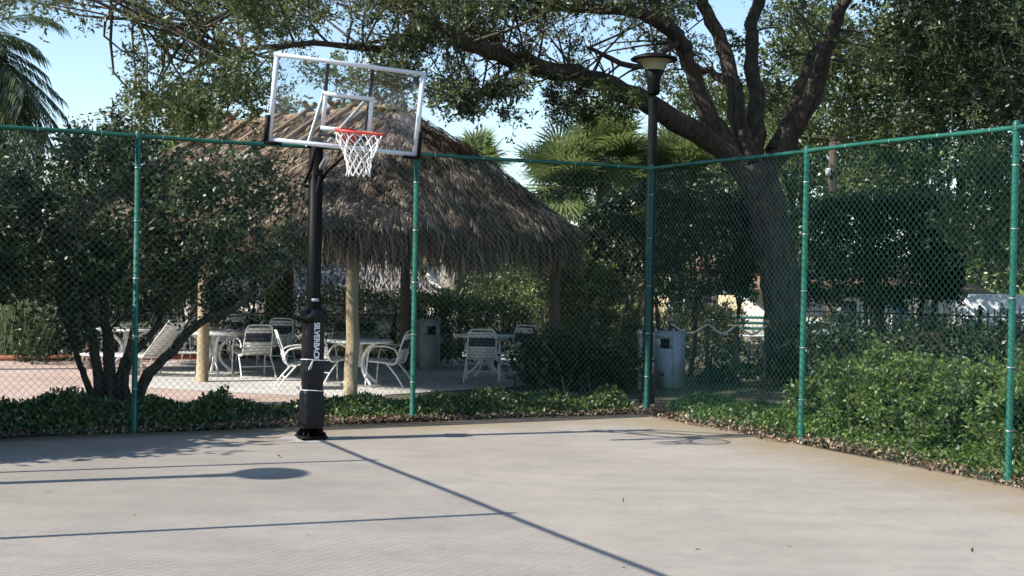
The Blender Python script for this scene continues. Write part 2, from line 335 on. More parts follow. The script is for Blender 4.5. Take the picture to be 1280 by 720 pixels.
# patio polygons
pA, pB = gp(-500, 512), gp(420, 512)
pv = MB(); 
def sheet(pts, z, mat, name, label):
    o = MB().add([(p[0], p[1], z) for p in pts], [(0, 1, 2, 3)]).build(name, mat); return tag(o, label, kind='structure')
sheet([gp(-420, 505), gp(460, 507), gp(560, 446), gp(-300, 453)], GZ - .004, pinkpave, 'brick_patio', 'pink brick patio beyond the back fence')
sheet([gp(170, 484), gp(420, 497), gp(700, 480), gp(640, 440)], GZ, greypave, 'hut_patio', 'pale grey patio floor under the thatched hut')
sheet([gp(170, 484), gp(640, 440), gp(470, 440), gp(205, 452)], GZ + .0, greypave, 'terrace', 'pale grey terrace under the far tables')
bm = MB(); e0, e1 = gp(-300, 453.5), gp(560, 446.5); d = unit(e1 - e0); nrm = np.array([-d[1], d[0], 0])
bm.box((e0 + e1) / 2 + nrm * .15 + np.array([0, 0, .04]), (np.linalg.norm(e1 - e0), .22, .12), math.atan2(d[1], d[0]))
tag(bm.build('patio_kerb', border_m), 'red brick kerb along the far side of the patio', kind='structure')

# ------------------------------------------------------------------ chain link fences
FH = 3.08
def mesh_wires(L, h0, h1):
    """woven diamonds in the plane x,z; neighbouring wires hook in front of and behind each other"""
    p, dz, w = .0385, .0385, .0016
    nw = int(L / p); nz = int((h1 - h0) / dz); z = h0 + np.arange(nz + 1) * dz; i = np.arange(nz + 1)
    off = np.array([(0, -w, 0), (w, w * .8, 0), (-w, w * .8, 0)]) * 1.2; V = []
    for k in (0, 1):
        base = np.stack([np.where(i % 2 == k, -.02 * p, 1.02 * p), np.where(i % 2 == k, .003, -.003), z], 1)
        V.append((base[:, None] + off[None]).reshape(-1, 3))
    q1 = np.array([(a * 3 + b, a * 3 + (b + 1) % 3, (a + 1) * 3 + (b + 1) % 3, (a + 1) * 3 + b) for a in range(nz) for b in range(3)])
    allv = np.stack([V[j % 2] + np.array([j * p, 0, 0]) for j in range(nw)]); allq = q1[None] + (np.arange(nw) * len(V[0]))[:, None, None]
    v = allv.reshape(-1, 3); v[:, 1] += .012 * np.sin(v[:, 0] * 1.9) * np.sin(v[:, 2] * 1.3)
    return v, allq.reshape(-1, 4)
def chain_fence(name, label, p0, dirv, posts, L, skip_first=False, r=.03, side=1):
    t = thing(name, label, 'fence', (*p0, 0), math.atan2(dirv[1], dirv[0]))
    for s in posts:
        pm = MB().tube([(s, 0, -.1), (s, 0, FH + .02)], r, 12); pm.lathe([(r * 1.12, FH - .03), (r * 1.15, FH + .03), (r * .8, FH + .055), (.001, FH + .062)], (s, 0, 0), 12)
        po = pm.build('post', green, t, smooth=False)
        for zz in (.45, 1.0, 1.6, 2.2, 2.75):
            MB().lathe([(r * 1.01, zz - .006), (r * 1.14, zz - .005), (r * 1.14, zz + .005), (r * 1.01, zz + .006)], (s, 0, 0), 12).build('tie', steel, po)
    rm = MB().tube([(x, 0, FH + .006 * math.sin(x * 2)) for x in np.linspace(0, L, 30)], .0225, 10); rail = rm.build('top_rail', green, t, smooth=True)
    for s in np.arange(.5, L, .62):
        an = np.arange(8) * 2 * PI / 8
        MB().add(np.concatenate([np.stack([np.full(8, s + d_), np.cos(an) * .0265, FH + np.sin(an) * .0265], 1) for d_ in (-.004, .004)]), [(j, (j + 1) % 8, 8 + (j + 1) % 8, 8 + j) for j in range(8)]).build('tie', steel, rail)
    MB().tube([(x, .0, .03 + .01 * math.sin(x * 5)) for x in np.linspace(0, L, 60)], .003, 4).build('tension_wire', green_wire, t)
    v, q = mesh_wires(L, .0, FH - .02); v[:, 1] += .034 * side
    MB().add(v, q).build('mesh', green_wire, t)
    return t
chain_fence('chain_link_fence', 'green chain link fence across the back of the court behind the hoop', CO, FB, [0, 3.20, 6.33, 8.5], 8.5, side=1)
chain_fence('chain_link_fence', 'bright green chain link fence running along the right side of the court', CO - FB * .0, FR, [2.99, 5.74, 8.75, 11.8], 11.8, side=-1)
chain_fence('chain_link_fence', 'green chain link fence along the left side of the court', CO + FB * 8.55, FR, [2.2, 4.95, 7.9], 8.0, side=1)

# ------------------------------------------------------------------ basketball hoop
BASE = np.array([-2.016, 13.02, 0]); PYAW = math.radians(25.06)
hoop = thing('basketball_hoop', 'basketball hoop with clear backboard on a padded black square pole at the court edge', 'basketball hoop', BASE, PYAW)
w = .072
pole = MB().box((0, 0, 1.55), (.115, .115, 3.0)).build('pole', blackm, hoop)
MB().box((0, 0, 3.056), (.119, .119, .012)).build('cap', blackm, pole)
MB().box((0, -.0595, 1.42), (.075, .003, .03)).build('sticker', binm, pole)
bs = MB().box((0, 0, .03), (.27, .27, .02)).build('base_plate', blackm, hoop)
bb = MB()
for sx in (-1, 1):
    for sy in (-1, 1):
        bb = MB().tube([(sx * .108, sy * .108, .0), (sx * .108, sy * .108, .085)], .011, 8); bb.lathe([(.02, .042), (.02, .062)], (sx * .108, sy * .108, 0), 6); bb.build('bolt', blackm, bs)
for a in range(4):
    ca, sa = math.cos(a * PI / 2), math.sin(a * PI / 2); R_ = np.array([[ca, -sa, 0], [sa, ca, 0], [0, 0, 1]])
    for off in (-.05, .05):
        v = np.array([(off - .005, -.068, .04), (off - .005, -.118, .04), (off - .005, -.068, .30), (off - .005, -.068, .30), (off + .005, -.068, .04), (off + .005, -.118, .04), (off + .005, -.068, .30), (off + .005, -.068, .30)]) @ R_.T
        MB().add(v, [(0, 1, 2, 3), (4, 5, 6, 7), (0, 1, 5, 4), (1, 2, 6, 5), (0, 4, 6, 2)]).build('gusset', blackm, bs)
# pad: three wrapped sections
def pad_xy(th, hw, p=4.5):
    c, s = math.cos(th), math.sin(th); r = hw / ((abs(c) ** p + abs(s) ** p) ** (1 / p)); return r * c, r * s
def pad_section(z0, z1, w0, w1, wmid, seed):
    k = 40; nz = 14; vs = []
    for i in range(nz):
        t = i / (nz - 1); hw = (w0 * (1 - t) + w1 * t) + wmid * math.sin(PI * t)
        if i in (0, nz - 1): hw -= .012
        for j in range(k):
            th = 2 * PI * j / k; x, y = pad_xy(th, hw + .004 * math.sin(th * 5 + t * 9 + seed) * (abs(math.sin(th * 2 + .3))) + .003 * math.sin(t * 22 + th * 3 + seed))
            vs.append((x, y, z0 + (z1 - z0) * t + .006 * math.sin(th * 3 + seed)))
    q = [(i * k + j, i * k + (j + 1) % k, (i + 1) * k + (j + 1) % k, (i + 1) * k + j) for i in range(nz - 1) for j in range(k)]
    m = MB().add(vs, q); 
    ca = [(np.array([pad_xy(2 * PI * j / k, .05) for j in range(k)]), z) for z in (z0, z1)]
    for (xy, z), o in zip(ca, (0, (nz - 1) * k)):
        vv = np.concatenate([np.array(vs[o:o + k]), np.column_stack([xy, np.full(k, z)])]); m.add(vv, [(j, (j + 1) % k, k + (j + 1) % k, k + j) for j in range(k)])
    return m
SECT = [(.12, .52, .118, .104, .006, 1), (.49, .84, .093, .099, .010, 2.2), (.80, 1.26, .100, .096, .006, 3.7)]
pads = [pad_section(*s).build('pole_pad', padm, hoop, smooth=True) for s in SECT]
# crumpled fold on top of the pad
fm = MB(); k = 36; vs = []; nz = 9
for i in range(nz):
    t = i / (nz - 1)
    for j in range(k):
        th = 2 * PI * j / k; out = .100 + .035 * math.sin(PI * t) + .060 * math.sin(PI * t) * max(0, math.cos(th - 3.3)) + .018 * math.sin(th * 7 + 2 * t) * math.sin(PI * t) + .012 * math.sin(th * 11)
        if t > .8: out *= .72
        x, y = pad_xy(th, out, 2.6); vs.append((x, y, 1.19 + .13 * t + .025 * math.sin(th * 4 + 1) * t + .018 * math.sin(th * 9) * t))
fm.add(vs, [(i * k + j, i * k + (j + 1) % k, (i + 1) * k + (j + 1) % k, (i + 1) * k + j) for i in range(nz - 1) for j in range(k)])
fold = fm.build('folded_flap', padm, pads[2], smooth=True)
def pad_string(z, hw, amp, parent):
    pts = [(*pad_xy(th, hw), z + amp * math.sin(th * 2)) for th in np.linspace(0, 2 * PI, 41)]
    return MB().tube(pts, .0045, 5, False).build('tie_string', textm, parent)
pad_string(.505, .107, .004, pads[0]); pad_string(.815, .107, .006, pads[1])
MB().tube(curve([(-.03, -.110, .81), (-.055, -.123, .77), (-.075, -.118, .72), (-.05, -.123, .74), (-.03, -.110, .81)], 20), .004, 5, False).build('tie_string', textm, pads[1])
# lettering on the pad
cu = bpy.data.curves.new('lettering', 'FONT'); cu.body = 'SILVERBACK'; cu.size = .080; cu.extrude = 0; cu.offset = .0022; cu.align_x = 'CENTER'; cu.align_y = 'CENTER'; cu.space_character = .95
tmp = bpy.data.objects.new('tmp', cu); C.objects.link(tmp); bpy.context.view_layer.update()
me = bpy.data.meshes.new_from_object(tmp.evaluated_get(bpy.context.evaluated_depsgraph_get())); C.objects.unlink(tmp); bpy.data.objects.remove(tmp); me.name = 'lettering'
for v in me.vertices:
    x, y = v.co.x, v.co.y          # run downwards: local x -> -z, local y -> +x
    px = y + .006; hw = .1035; yy = -(max(0, hw ** 4.5 - abs(px) ** 4.5)) ** (1 / 4.5) - .006
    v.co = (px, yy, 1.0 - x * .92)
me.materials.clear(); me.materials.append(textm); lo = bpy.data.objects.new('lettering', me); C.objects.link(lo); lo.parent = pads[2]

m = MB(); an = np.linspace(0, 2 * PI, 28, endpoint=False); rr_ = .22 + .06 * np.sin(an * 3 + 1) + .04 * np.sin(an * 7)
m.add(np.concatenate([np.column_stack([np.cos(an) * rr_ * 1.5, np.sin(an) * rr_, np.full(28, .004)]), np.column_stack([np.cos(an) * .12, np.sin(an) * .12, np.full(28, .004)])]), [(j, (j + 1) % 28, 28 + (j + 1) % 28, 28 + j) for j in range(28)])
m.build('grout_patch', simple('grout', (.42, .41, .39), (.30, .29, .27), .9, 9), bs)
# backboard placed from measured tilt (it sags forward a little)
BC = np.array([-1.624, 12.431, 3.321]) - BASE
def rotm(yaw, tilt, roll):
    return np.array(Matrix.Rotation(yaw, 3, 'Z') @ Matrix.Rotation(tilt, 3, 'X') @ Matrix.Rotation(roll, 3, 'Y'))
RZi = np.array(Matrix.Rotation(-PYAW, 3, 'Z'))
BM = RZi @ rotm(.4374, .1417, .0409); BCl = RZi @ BC
def bt(p): return np.asarray(p, float) @ BM.T + BCl
def bbox(mb, c, size): return mb.box(bt(c), size, M=BM)
bd = bbox(MB(), (0, 0, 0), (1.46, .010, .78)).build('backboard', acrylic, hoop)
fw = .042
fr = MB(); bbox(fr, (0, 0, .84 / 2 - fw / 2), (1.52, .032, fw)); bbox(fr, (0, 0, -.84 / 2 + fw / 2), (1.52, .032, fw)); bbox(fr, (-.76 + fw / 2, 0, 0), (fw, .032, .84 - 2 * fw)); bbox(fr, (.76 - fw / 2, 0, 0), (fw, .032, .84 - 2 * fw))
fr.build('frame', alu, bd)
tg = MB(); tw, th_, lw = .51, .33, .042; cz = -.072; yo = -.0075
bbox(tg, (0, yo, cz + th_ / 2), (tw, .003, lw)); bbox(tg, (0, yo, cz - th_ / 2), (tw, .003, lw)); bbox(tg, (-tw / 2 + lw / 2, yo, cz), (lw, .003, th_ - lw)); bbox(tg, (tw / 2 - lw / 2, yo, cz), (lw, .003, th_ - lw))
tg.build('target_square', textm, bd)
for sx in (-1, 1):
    cp = MB(); bbox(cp, (sx * (.76 + .012), 0, -.30), (.035, .06, .26)); bbox(cp, (sx * .70, 0, -.432), (.16, .06, .03)); cp.build('corner_pad', blackm, bd)
st = MB(); 
for sx in (-1, 1): bbox(st, (sx * .225, .045, .06), (.03, .03, .70))
bbox(st, (0, .045, -.30), (.50, .03, .035)); bbox(st, (0, .045, .08), (.50, .03, .03))
st.build('support_frame', blackm, hoop)
# lift arms between pole and board
Pl = lambda x, y, z: np.array([x, y, z])
for sx in (-1, 1):
    a = MB(); e = bt((sx * .225, .06, .12)); a.tube([Pl(sx * .085, .02, 2.98), e], .019, 6); a.build('upper_arm', steel, hoop)
    a = MB(); e = bt((sx * .225, .06, -.27)); a.tube([Pl(sx * .085, .10, 2.62), Pl(sx * .085, -.10, 2.72), e], .019, 6); a.build('lower_arm', blackm, hoop)
a = MB().tube([Pl(.0, .16, 2.15), Pl(.0, .1, 2.25), Pl(0, -.22, 2.78)], .016, 6); a.tube([Pl(-.08, .12, 2.58), Pl(.08, .12, 2.58)], .02, 6); a.tube([Pl(-.1, .0, 2.98), Pl(.1, .0, 2.98)], .02, 8)
a.build('height_actuator', blackm, hoop)
a = MB().box((.0, -.30, 2.80), (.03, .28, .05), M=np.array(Matrix.Rotation(math.radians(-22), 3, 'X'))); a.build('link_plate', steel, hoop)
# rim
RCb = np.array([.015, -.385, -.232]); RR = .2285
rim = MB().tube([bt(RCb + [RR * math.cos(t), RR * math.sin(t), 0]) for t in np.linspace(0, 2 * PI, 41)], .0105, 8, False)
for z in (.03,): rim.tube([bt(RCb + [.12 * s, .215, 0 + z * 0]) for s in (-1, 1)], .008, 6)
for sx in (-1, 1): rim.tube([bt(RCb + [sx * .17, .16, -.005]), bt(RCb + [sx * .09, .36, -.03])], .008, 6)
rim = rim.build('rim', orange, hoop, smooth=True)
rb = MB(); bbox(rb, RCb + [0, .36, -.05], (.16, .012, .14)); bbox(rb, RCb + [0, .30, -.03], (.13, .12, .05)); rb.build('mounting_bracket', orange, rim)
hk = MB()
for i in range(12):
    t = 2 * PI * i / 12; hk.tube([bt(RCb + [RR * math.cos(t) * q_, RR * math.sin(t) * q_, z_]) for q_, z_ in ((1.0, -.008), (.97, -.028), (.94, -.01))], .003, 4)
hk.build('net_hook', orange, rim)
# net: 12 loops, diamonds, gathered in towards the bottom; hangs plumb
nt_ = MB(); rc = bt(RCb); lev = [(RR * .96, 0.0), (.205, -.07), (.175, -.14), (.145, -.20), (.122, -.255), (.112, -.31), (.108, -.365), (.112, -.415)]
def npnt(i, l):
    r, z = lev[l]; th = 2 * PI * (i + (.5 if l % 2 else 0)) / 12
    jig = .006 * math.sin(i * 3.7 + l * 2.1); p = rc + np.array([(r + jig) * math.cos(th), (r + jig) * math.sin(th), z + .008 * math.sin(i * 2.3 + l)])
    if l == 0: p = bt(RCb + [r * math.cos(th), r * math.sin(th), -.012])
    return p
for l in range(len(lev) - 1):
    for i in range(12):
        for di in ((0, -1) if l % 2 == 0 else (0, 1)):
            A, B = npnt(i, l), npnt(i + di, l + 1); mid = (A + B) / 2 + rng.normal(size=3) * .004; nt_.tube([A, mid, B], .0048, 5, False)
    if l:
        for i in range(12): p = npnt(i, l); nt_.tube([p - [0, 0, .009], p + [0, 0, .009]], .0085, 5)
nt_.build('net', netm, rim)

# ------------------------------------------------------------------ lamp posts
def make_lamp(label, loc, h):
    t = thing('street_lamp', label, 'lamp post', loc, 0, 'black lamp posts around the court')
    MB().tube([(0, 0, 0), (0, 0, h - .60)], .064, 16).build('pole', blackm, t, smooth=True)
    MB().lathe([(.0, 0), (.14, 0), (.14, .03), (.11, .06), (.10, .25), (.085, .28), (.076, .3)], k=20).build('base', blackm, t)
    MB().lathe([(.066, h - .56), (.082, h - .54), (.086, h - .38), (.13, h - .235), (.11, h - .22)], k=20).build('collar', blackm, t)
    MB().lathe([(.125, h - .23), (.15, h - .17), (.18, h - .13), (.235, h - .098)], k=28).build('diffuser', lampcone, t, smooth=True)
    MB().lathe([(.215, h - .092), (.31, h - .10), (.32, h - .085), (.28, h - .055), (.15, h - .015), (.0, h)], k=36).build('shade', blackm, t, smooth=True)
    return t
p = gp(813, 500); LP = np.array([p[0], 17.2, GZ]); LP[0] = at(813, 300, 17.2)[0]
lampA = make_lamp('tall black lamp post beside the corner post of the fence', LP, 4.83)
dup(lampA, (-7.45, 8.83, GZ), 0, 'black lamp post outside the left fence')
pp = at(50, 160, 27); dup(lampA, (pp[0], 27, gz(27)), 0, 'distant black lamp head rising above the bushy left tree')

# ------------------------------------------------------------------ thatched hut
A2, B2, D2 = np.array([-2.25, 18.1]), np.array([.70, 21.35]), np.array([-4.96, 20.6])
ud = (D2 - A2) / np.linalg.norm(D2 - A2); vd = np.array([-ud[1], ud[0]]); vd = vd if vd @ (B2 - A2) > 0 else -vd
wAB = float((B2 - A2) @ vd); AB0 = A2 + vd * wAB / 2
S0, SL = 1.5, 5.1; ZR, DE = 4.36, 2.80; ASP = 1.17
hut = thing('thatched_hut', 'large open tiki hut with shaggy brown palm thatch roof on log posts', 'thatched hut', (*AB0, GZ), math.atan2(ud[1], ud[0]))
# local frame: x along the ridge (away to the left), y = across (left-hand side of x)
sgn = 1 if (np.array([-ud[1], ud[0]]) @ vd) > 0 else -1      # local +y vs vd
def hd(x, y):
    ds = np.where(x < S0, S0 - x, np.where(x > S0 + SL, x - S0 - SL, 0)) * ASP
    return (np.abs(ds) ** 3 + np.abs(y) ** 3) ** (1 / 3)
zr = ZR - GZ
def hz(x, y):
    t = hd(x, y) / DE; return zr - 1.98 * t + .13 * np.sin(np.minimum(t, 1) * PI) * t - .10 * np.clip(t - .85, 0, 1) * 6 * (t - .85) + .05 * np.sin(x * 3.1 + y) * t + .04 * np.sin(y * 4.3 - x * 1.7) * t
# shell: rings by (angle) marching
def ring_pt(th, t):
    # th around the perimeter; stadium-like: pick target on d = t*DE
    cx = S0 + SL * .5 + SL * .5 * np.sign(np.cos(th)) * min(1, abs(np.cos(th)) * 1.6)
    dirx, diry = math.cos(th), math.sin(th); lo, hi = 0, 6
    for _ in range(24):
        mid = (lo + hi) / 2
        if hd(cx + dirx * mid, diry * mid) < t * DE: lo = mid
        else: hi = mid
    return cx + dirx * lo, diry * lo
K = 72; T = np.linspace(0.01, 1, 14); vs = []
for t in T:
    for j in range(K):
        x, y = ring_pt(2 * PI * (j + .5) / K, t); vs.append((x, y, float(hz(x, y)) + rng.uniform(-.03, .03)))
for t in T[::-1]:
    for j in range(K):
        x, y = ring_pt(2 * PI * (j + .5) / K, t * .97); vs.append((x, y, float(hz(x, y)) - .26))
q = [(i * K + j, i * K + (j + 1) % K, (i + 1) * K + (j + 1) % K, (i + 1) * K + j) for i in range(len(vs) // K - 1) for j in range(K)]
rf = MB().add(vs, q).build('roof', thatch_base, hut)
def thatch_fans(n, x0=-2, x1=9, zfn=hz, dfn=hd, D=DE, L=.5, wd=.022, blades=7, tmax=1.0, lift=.10, tilt=.16):
    x = rng.uniform(x0, x1, n * 5); y = rng.uniform(-D - .1, D + .1, n * 5); t = dfn(x, y) / D; mk = (t < tmax); x, y = x[mk][:n], y[mk][:n]
    e = .01; gx = (dfn(x + e, y) - dfn(x - e, y)) / (2 * e); gy = (dfn(x, y + e) - dfn(x, y - e)) / (2 * e); gl = np.hypot(gx, gy) + 1e-6; gx, gy = gx / gl, gy / gl
    flat = dfn(x, y) < .06; ang = rng.uniform(0, 2 * PI, len(x)); gx = np.where(flat, np.cos(ang), gx); gy = np.where(flat, np.sin(ang), gy)
    z = zfn(x, y); z2 = zfn(x + gx * .1, y + gy * .1); sl = (z2 - z) / .1; sl = np.clip(sl, -1.2, 0)
    base = np.stack([x, y, z + rng.uniform(-.02, lift, len(x))], 1)
    tw = rng.normal(size=len(x)) * .28; lf = rng.uniform(-.05, tilt, len(x)); rr = np.clip(.3 + .22 * np.sin(x * 5.3 + 2 * np.sin(y * 4)) * np.sin(y * 6.1 + x) + rng.normal(size=len(x)) * .17, 0, .7); mb = MB()
    for b in range(blades):
        a = tw + (b - (blades - 1) / 2) * .15 + rng.normal(size=len(x)) * .06; ca, sa = np.cos(a), np.sin(a)
        dx, dy = gx * ca - gy * sa, gx * sa + gy * ca; dz = sl * np.clip(ca, 0, 1) + lf + rng.normal(size=len(x)) * .06
        dr = unit(np.stack([dx, dy, dz], 1)); l = (L * rng.uniform(.6, 1.15, len(x)))[:, None]
        sd_ = unit(np.cross(dr, np.array([0, 0, 1.]))) * wd * .5
        e1 = base + dr * l * .55; e2 = base + dr * l + np.array([0, 0, -.04])
        v = np.stack([base - sd_ * .4, e1 - sd_, e2, e1 + sd_], 1).reshape(-1, 3); mb.add(v, np.arange(len(v)).reshape(-1, 4), np.clip(rr + rng.uniform(0, .4, len(x)), 0, 1))
    return mb
tm = thatch_fans(13000, L=.27, wd=.017, tilt=.26, lift=.12); tm.build('thatch', thatch_leaf, rf)
def fringe(ringfn, zf, n, L0, L1, mat, parent, wd=.03):
    th = rng.uniform(0, 2 * PI, n); P = np.array([ringfn(a, 1 + rng.uniform(-.10, .03)) for a in th]); z = np.array([float(zf(*p)) for p in P]) + rng.uniform(-.24, .06, n)
    ln = rng.uniform(L0, L1, n); out = unit(P - np.array([S0 + SL / 2, 0])) ; tx = np.stack([-out[:, 1], out[:, 0]], 1)
    sw = rng.normal(size=n) * .16; o = rng.uniform(-.05, .30, n)
    b = np.column_stack([P, z]); e = b + np.column_stack([out * (o * ln)[:, None] + tx * (sw * ln)[:, None], -ln]); m_ = b * .5 + e * .5 + np.column_stack([out * .03, np.zeros(n)])
    s_ = np.column_stack([tx, np.zeros(n)]) * (wd * rng.uniform(.5, 1.1, n))[:, None] * .5
    v = np.stack([b - s_, m_ - s_ * .9, e, m_ + s_ * .9], 1).reshape(-1, 3); return MB().add(v, np.arange(len(v)).reshape(-1, 4), rng.uniform(0, 1, n)).build('fringe', mat, parent)
fringe(ring_pt, hz, 9000, .28, .62, fringe_leaf, rf)
# ridge logs crossed over the thatch
for i, x in enumerate([2.0, 2.62, 3.2, 3.85, 4.6, 5.4, 6.15]):
    for s in (-1, 1):
        y0, y1 = -s * .16, s * 1.35; z0 = zr + .26; zt = float(hz(x, y1)) + .10
        pts = [(x + s * .04 + .25 * 0, y0, z0), (x + s * .04, 0, zr + .13), (x + s * .04 + .12, y1, zt)]
        MB().tube(curve(pts, 8), .046, 8).build('ridge_log', pole_log, rf, smooth=True)
MB().tube([(S0 - .1, 0, zr + .02), (S0 + SL + .1, 0, zr + .02)], .08, 8).build('ridge_pole', pole_log, rf)
post_z = 2.5
hw = wAB / 2; sD = float((D2 - A2) @ ud)
for (x, s, m_) in [(0, -1, logm), (0, 1, darklog), (sD, -1, logm), (sD, 1, darklog), (2 * sD - .2, -1, darklog), (2 * sD - .2, 1, darklog)]:
    y = s * hw * sgn
    MB().tube([(x + .015 * math.sin(k * 2.1 + x), y + .012 * math.cos(k * 1.7), k * post_z / 6) for k in range(7)], [.10, .098, .094, .092, .09, .088, .086], 14, wob=.05).build('post', m_, hut, smooth=True)
for s in (-1, 1): MB().tube([(-.35, s * hw, 2.42), (2 * sD + .2, s * hw, 2.42)], .075, 10).build('beam', darklog, hut, smooth=True)
for x in (0, sD, 2 * sD - .2): MB().tube([(x, -hw - .3, 2.30), (x, hw + .3, 2.30)], .07, 10).build('beam', darklog, hut, smooth=True)
rt = MB()
for x in np.arange(S0, S0 + SL, .6):
    for s in (-1, 1): MB().tube([(x, 0, zr - .32), (x, s * (DE - .2), float(hz(x, s * (DE - .2))) - .32)], .035, 6).build('rafter', darklog, rf)

# far hut with grey thatch and a white bar building under it
fh_l = at(395, 352, 34); FHc = np.array([fh_l[0], 34.5])
fhut = thing('thatched_hut', 'distant low hut with grey weathered thatch seen between the log posts', 'thatched hut', (*FHc, gz(34)), math.radians(8))
fx, fy, fe, fr_ = 3.1, 1.7, 1.83, 2.9
v = [(-fx, -fy, fe), (fx, -fy, fe), (fx, fy, fe), (-fx, fy, fe), (-fx + 1.2, 0, fr_), (fx - 1.2, 0, fr_)]
f_ = MB().add(v, [(0, 1, 5, 4), (2, 3, 4, 5), (1, 2, 5, 5), (3, 0, 4, 4), (0, 3, 2, 1)]).build('roof', thatch_base, fhut)
n = 5200; side = rng.integers(0, 2, n); t = rng.uniform(0, 1, n); x = rng.uniform(-fx, fx, n) * (1 - .35 * t); y = np.where(side == 0, -1, 1) * fy * (1 - t); z = fe + (fr_ - fe) * t + .04
P = np.stack([x, y, z], 1); mb = MB(); dr = np.stack([rng.normal(size=n) * .25, np.where(side == 0, -1, 1) * .8, np.full(n, -.75)], 1)
leaves(mb, P, .5, .05, dr * 3, .4, np.array([0, 0, 1.]), .4); n = 2500; P = np.stack([rng.uniform(-fx, fx, n), rng.choice([-fy, fy], n), np.full(n, fe + .05)], 1); leaves(mb, P, .42, .045, np.array([0, -.1, -3.]), .4, np.array([0, 1, 0.]), .5)
mb.build('thatch', greythatch_leaf, f_)
for sx in (-1, 1):
    for sy in (-1, 1): MB().tube([(sx * (fx - .5), sy * (fy - .5), 0), (sx * (fx - .5), sy * (fy - .5), fe + .1)], .09, 10).build('post', darklog, fhut)
barp = at(405, 372, 37.5); bar = thing('pool_bar', 'low white bar building with dark openings below the distant thatch', 'building', (barp[0], 37.5, gz(38)), math.radians(6))
MB().box((0, 0, .5), (5.6, .2, 1.0)).box((0, .0, 2.2), (5.6, .2, .5)).box((0, 1.6, 1.2), (5.6, .15, 2.4)).box((0, .8, 2.5), (6, 2.2, .12)).build('wall', wall_w, bar)
for x in (-2.7, -1.5, -.2, 1.3, 2.7): MB().box((x, 0, 1.47), (.22, .22, .95)).build('column', white, bar)
MB().box((0, -.05, 1.03), (5.8, .42, .06)).build('counter', darklog, bar)

# ------------------------------------------------------------------ patio furniture
def make_chair():
    t = thing('patio_chair', 'white strap chair on the patio', 'chair', (0, 0, 0), 0, 'white strap chairs on the patio')
    r = .0135
    for s in (-1, 1):
        x = s * .285
        MB().tube(curve([(x, .27, 0), (x, .255, .30), (x, .22, .56), (x, .14, .635), (x, -.05, .64), (x, -.20, .60), (x * .98, -.26, .50)], 22), r, 7).build('armrest', white, t, smooth=True)
        MB().tube([(x * .95, -.08, .36), (x, -.24, .18), (x * 1.03, -.36, 0)], r, 7).build('leg', white, t, smooth=True)
    MB().tube(curve([(-.255, .25, .40), (-.27, .0, .385), (-.25, -.20, .37), (-.235, -.27, .60), (-.225, -.34, .80), (-.19, -.365, .868), (-.10, -.37, .885), (.10, -.37, .885), (.19, -.365, .868), (.225, -.34, .80), (.235, -.27, .60), (.25, -.20, .37), (.27, .0, .385), (.255, .25, .40)], 60), r, 7).build('frame', white, t, smooth=True)
    MB().tube([(-.255, .25, .40), (.255, .25, .40)], r, 7).build('stretcher', white, t); MB().tube([(-.27, -.24, .18), (.27, -.24, .18)], r * .8, 6).build('stretcher', white, t)
    m = MB()
    for i in range(9): m.box((0, .215 - i * .05, .398 - .003 * i), (.52, .044, .006))
    m.build('seat', whitestrap, t)
    wm, dm = MB(), MB()
    for i in range(9):
        u = i / 8; z = .42 + u * .40; y = -.215 - u * .135; hw_ = .245 - .02 * u
        (dm if i in (4, 5, 6) and i != 7 else wm).box((0, y, z), (2 * hw_, .008, .047), M=np.array(Matrix.Rotation(math.radians(18), 3, 'X')))
    b = wm.build('backrest', whitestrap, t); dm.build('dark_strap', darkstrap, b)
    return t
chair = make_chair(); first = [True]
def put_chair(px, py, face, label):
    p = gp(px, py, GZ + .004); rz = math.radians(face - 90)
    if first[0]: chair.location = p; chair.rotation_euler = (0, 0, rz); chair['label'] = label; first[0] = False
    else: dup(chair, p, rz, label)
put_chair(316, 470, 118, 'white strap chair, back to the court, at the table beside the leftmost log post')
put_chair(374, 485, 15, 'white strap chair seen side-on just left of the padded hoop pole')
put_chair(484, 482, 168, 'white strap chair facing left at the right side of the table behind the hoop pole')
put_chair(416, 478, 40, 'white strap chair tucked between the hoop pole and the tan log post')
put_chair(603, 476, 88, 'white strap chair standing square with its back to the court right of the grey bin')
put_chair(643, 469, 235, 'shaded strap chair facing the court beside the dark hut post')
put_chair(345, 458, 265, 'shaded white strap chair right behind the chair by the log post table')
put_chair(308, 449, 275, 'far strap chair at the hedge, right one of the pair behind the log post table')
put_chair(284, 450, 262, 'far strap chair at the hedge, left one of the pair behind the log post table')
put_chair(214, 455, 300, 'white strap chair with blue strap band seen through the bent tree trunk')
put_chair(452, 452, 270, 'shaded strap chair near the hedge just right of the tan log post')
put_chair(424, 452, 255, 'shaded strap chair near the hedge between hoop pole and tan log post')

def make_table():
    t = thing('patio_table', 'round white patio table', 'table', (0, 0, 0), 0, 'round white patio tables')
    MB().lathe([(0, .69), (.50, .69), (.525, .70), (.53, .715), (.52, .728), (.0, .735)], k=40).build('tabletop', white, t)
    for a in range(4):
        th = a * PI / 2 + .4; c, s = math.cos(th), math.sin(th)
        MB().tube(curve([(.42 * c, .42 * s, .695), (.22 * c, .22 * s, .60), (.08 * c, .08 * s, .42), (.12 * c, .12 * s, .22), (.34 * c, .34 * s, .02)], 20), [.022] * 6 + [.028] * 8 + [.024] * 6, 8).build('leg', white, t, smooth=True)
    MB().tube([(0, 0, .30), (0, 0, .70)], .055, 10).build('column', white, t)
    return t
table = make_table()
p = gp(268, 468, GZ + .004); table.location = p; table['label'] = 'round white table behind the free-standing log post'
dup(table, gp(449, 482, GZ + .004), .3, 'round white table right behind the tan log post')
dup(table, gp(606, 470, GZ + .004), .7, 'round white table in the shade by the chair right of the grey bin')
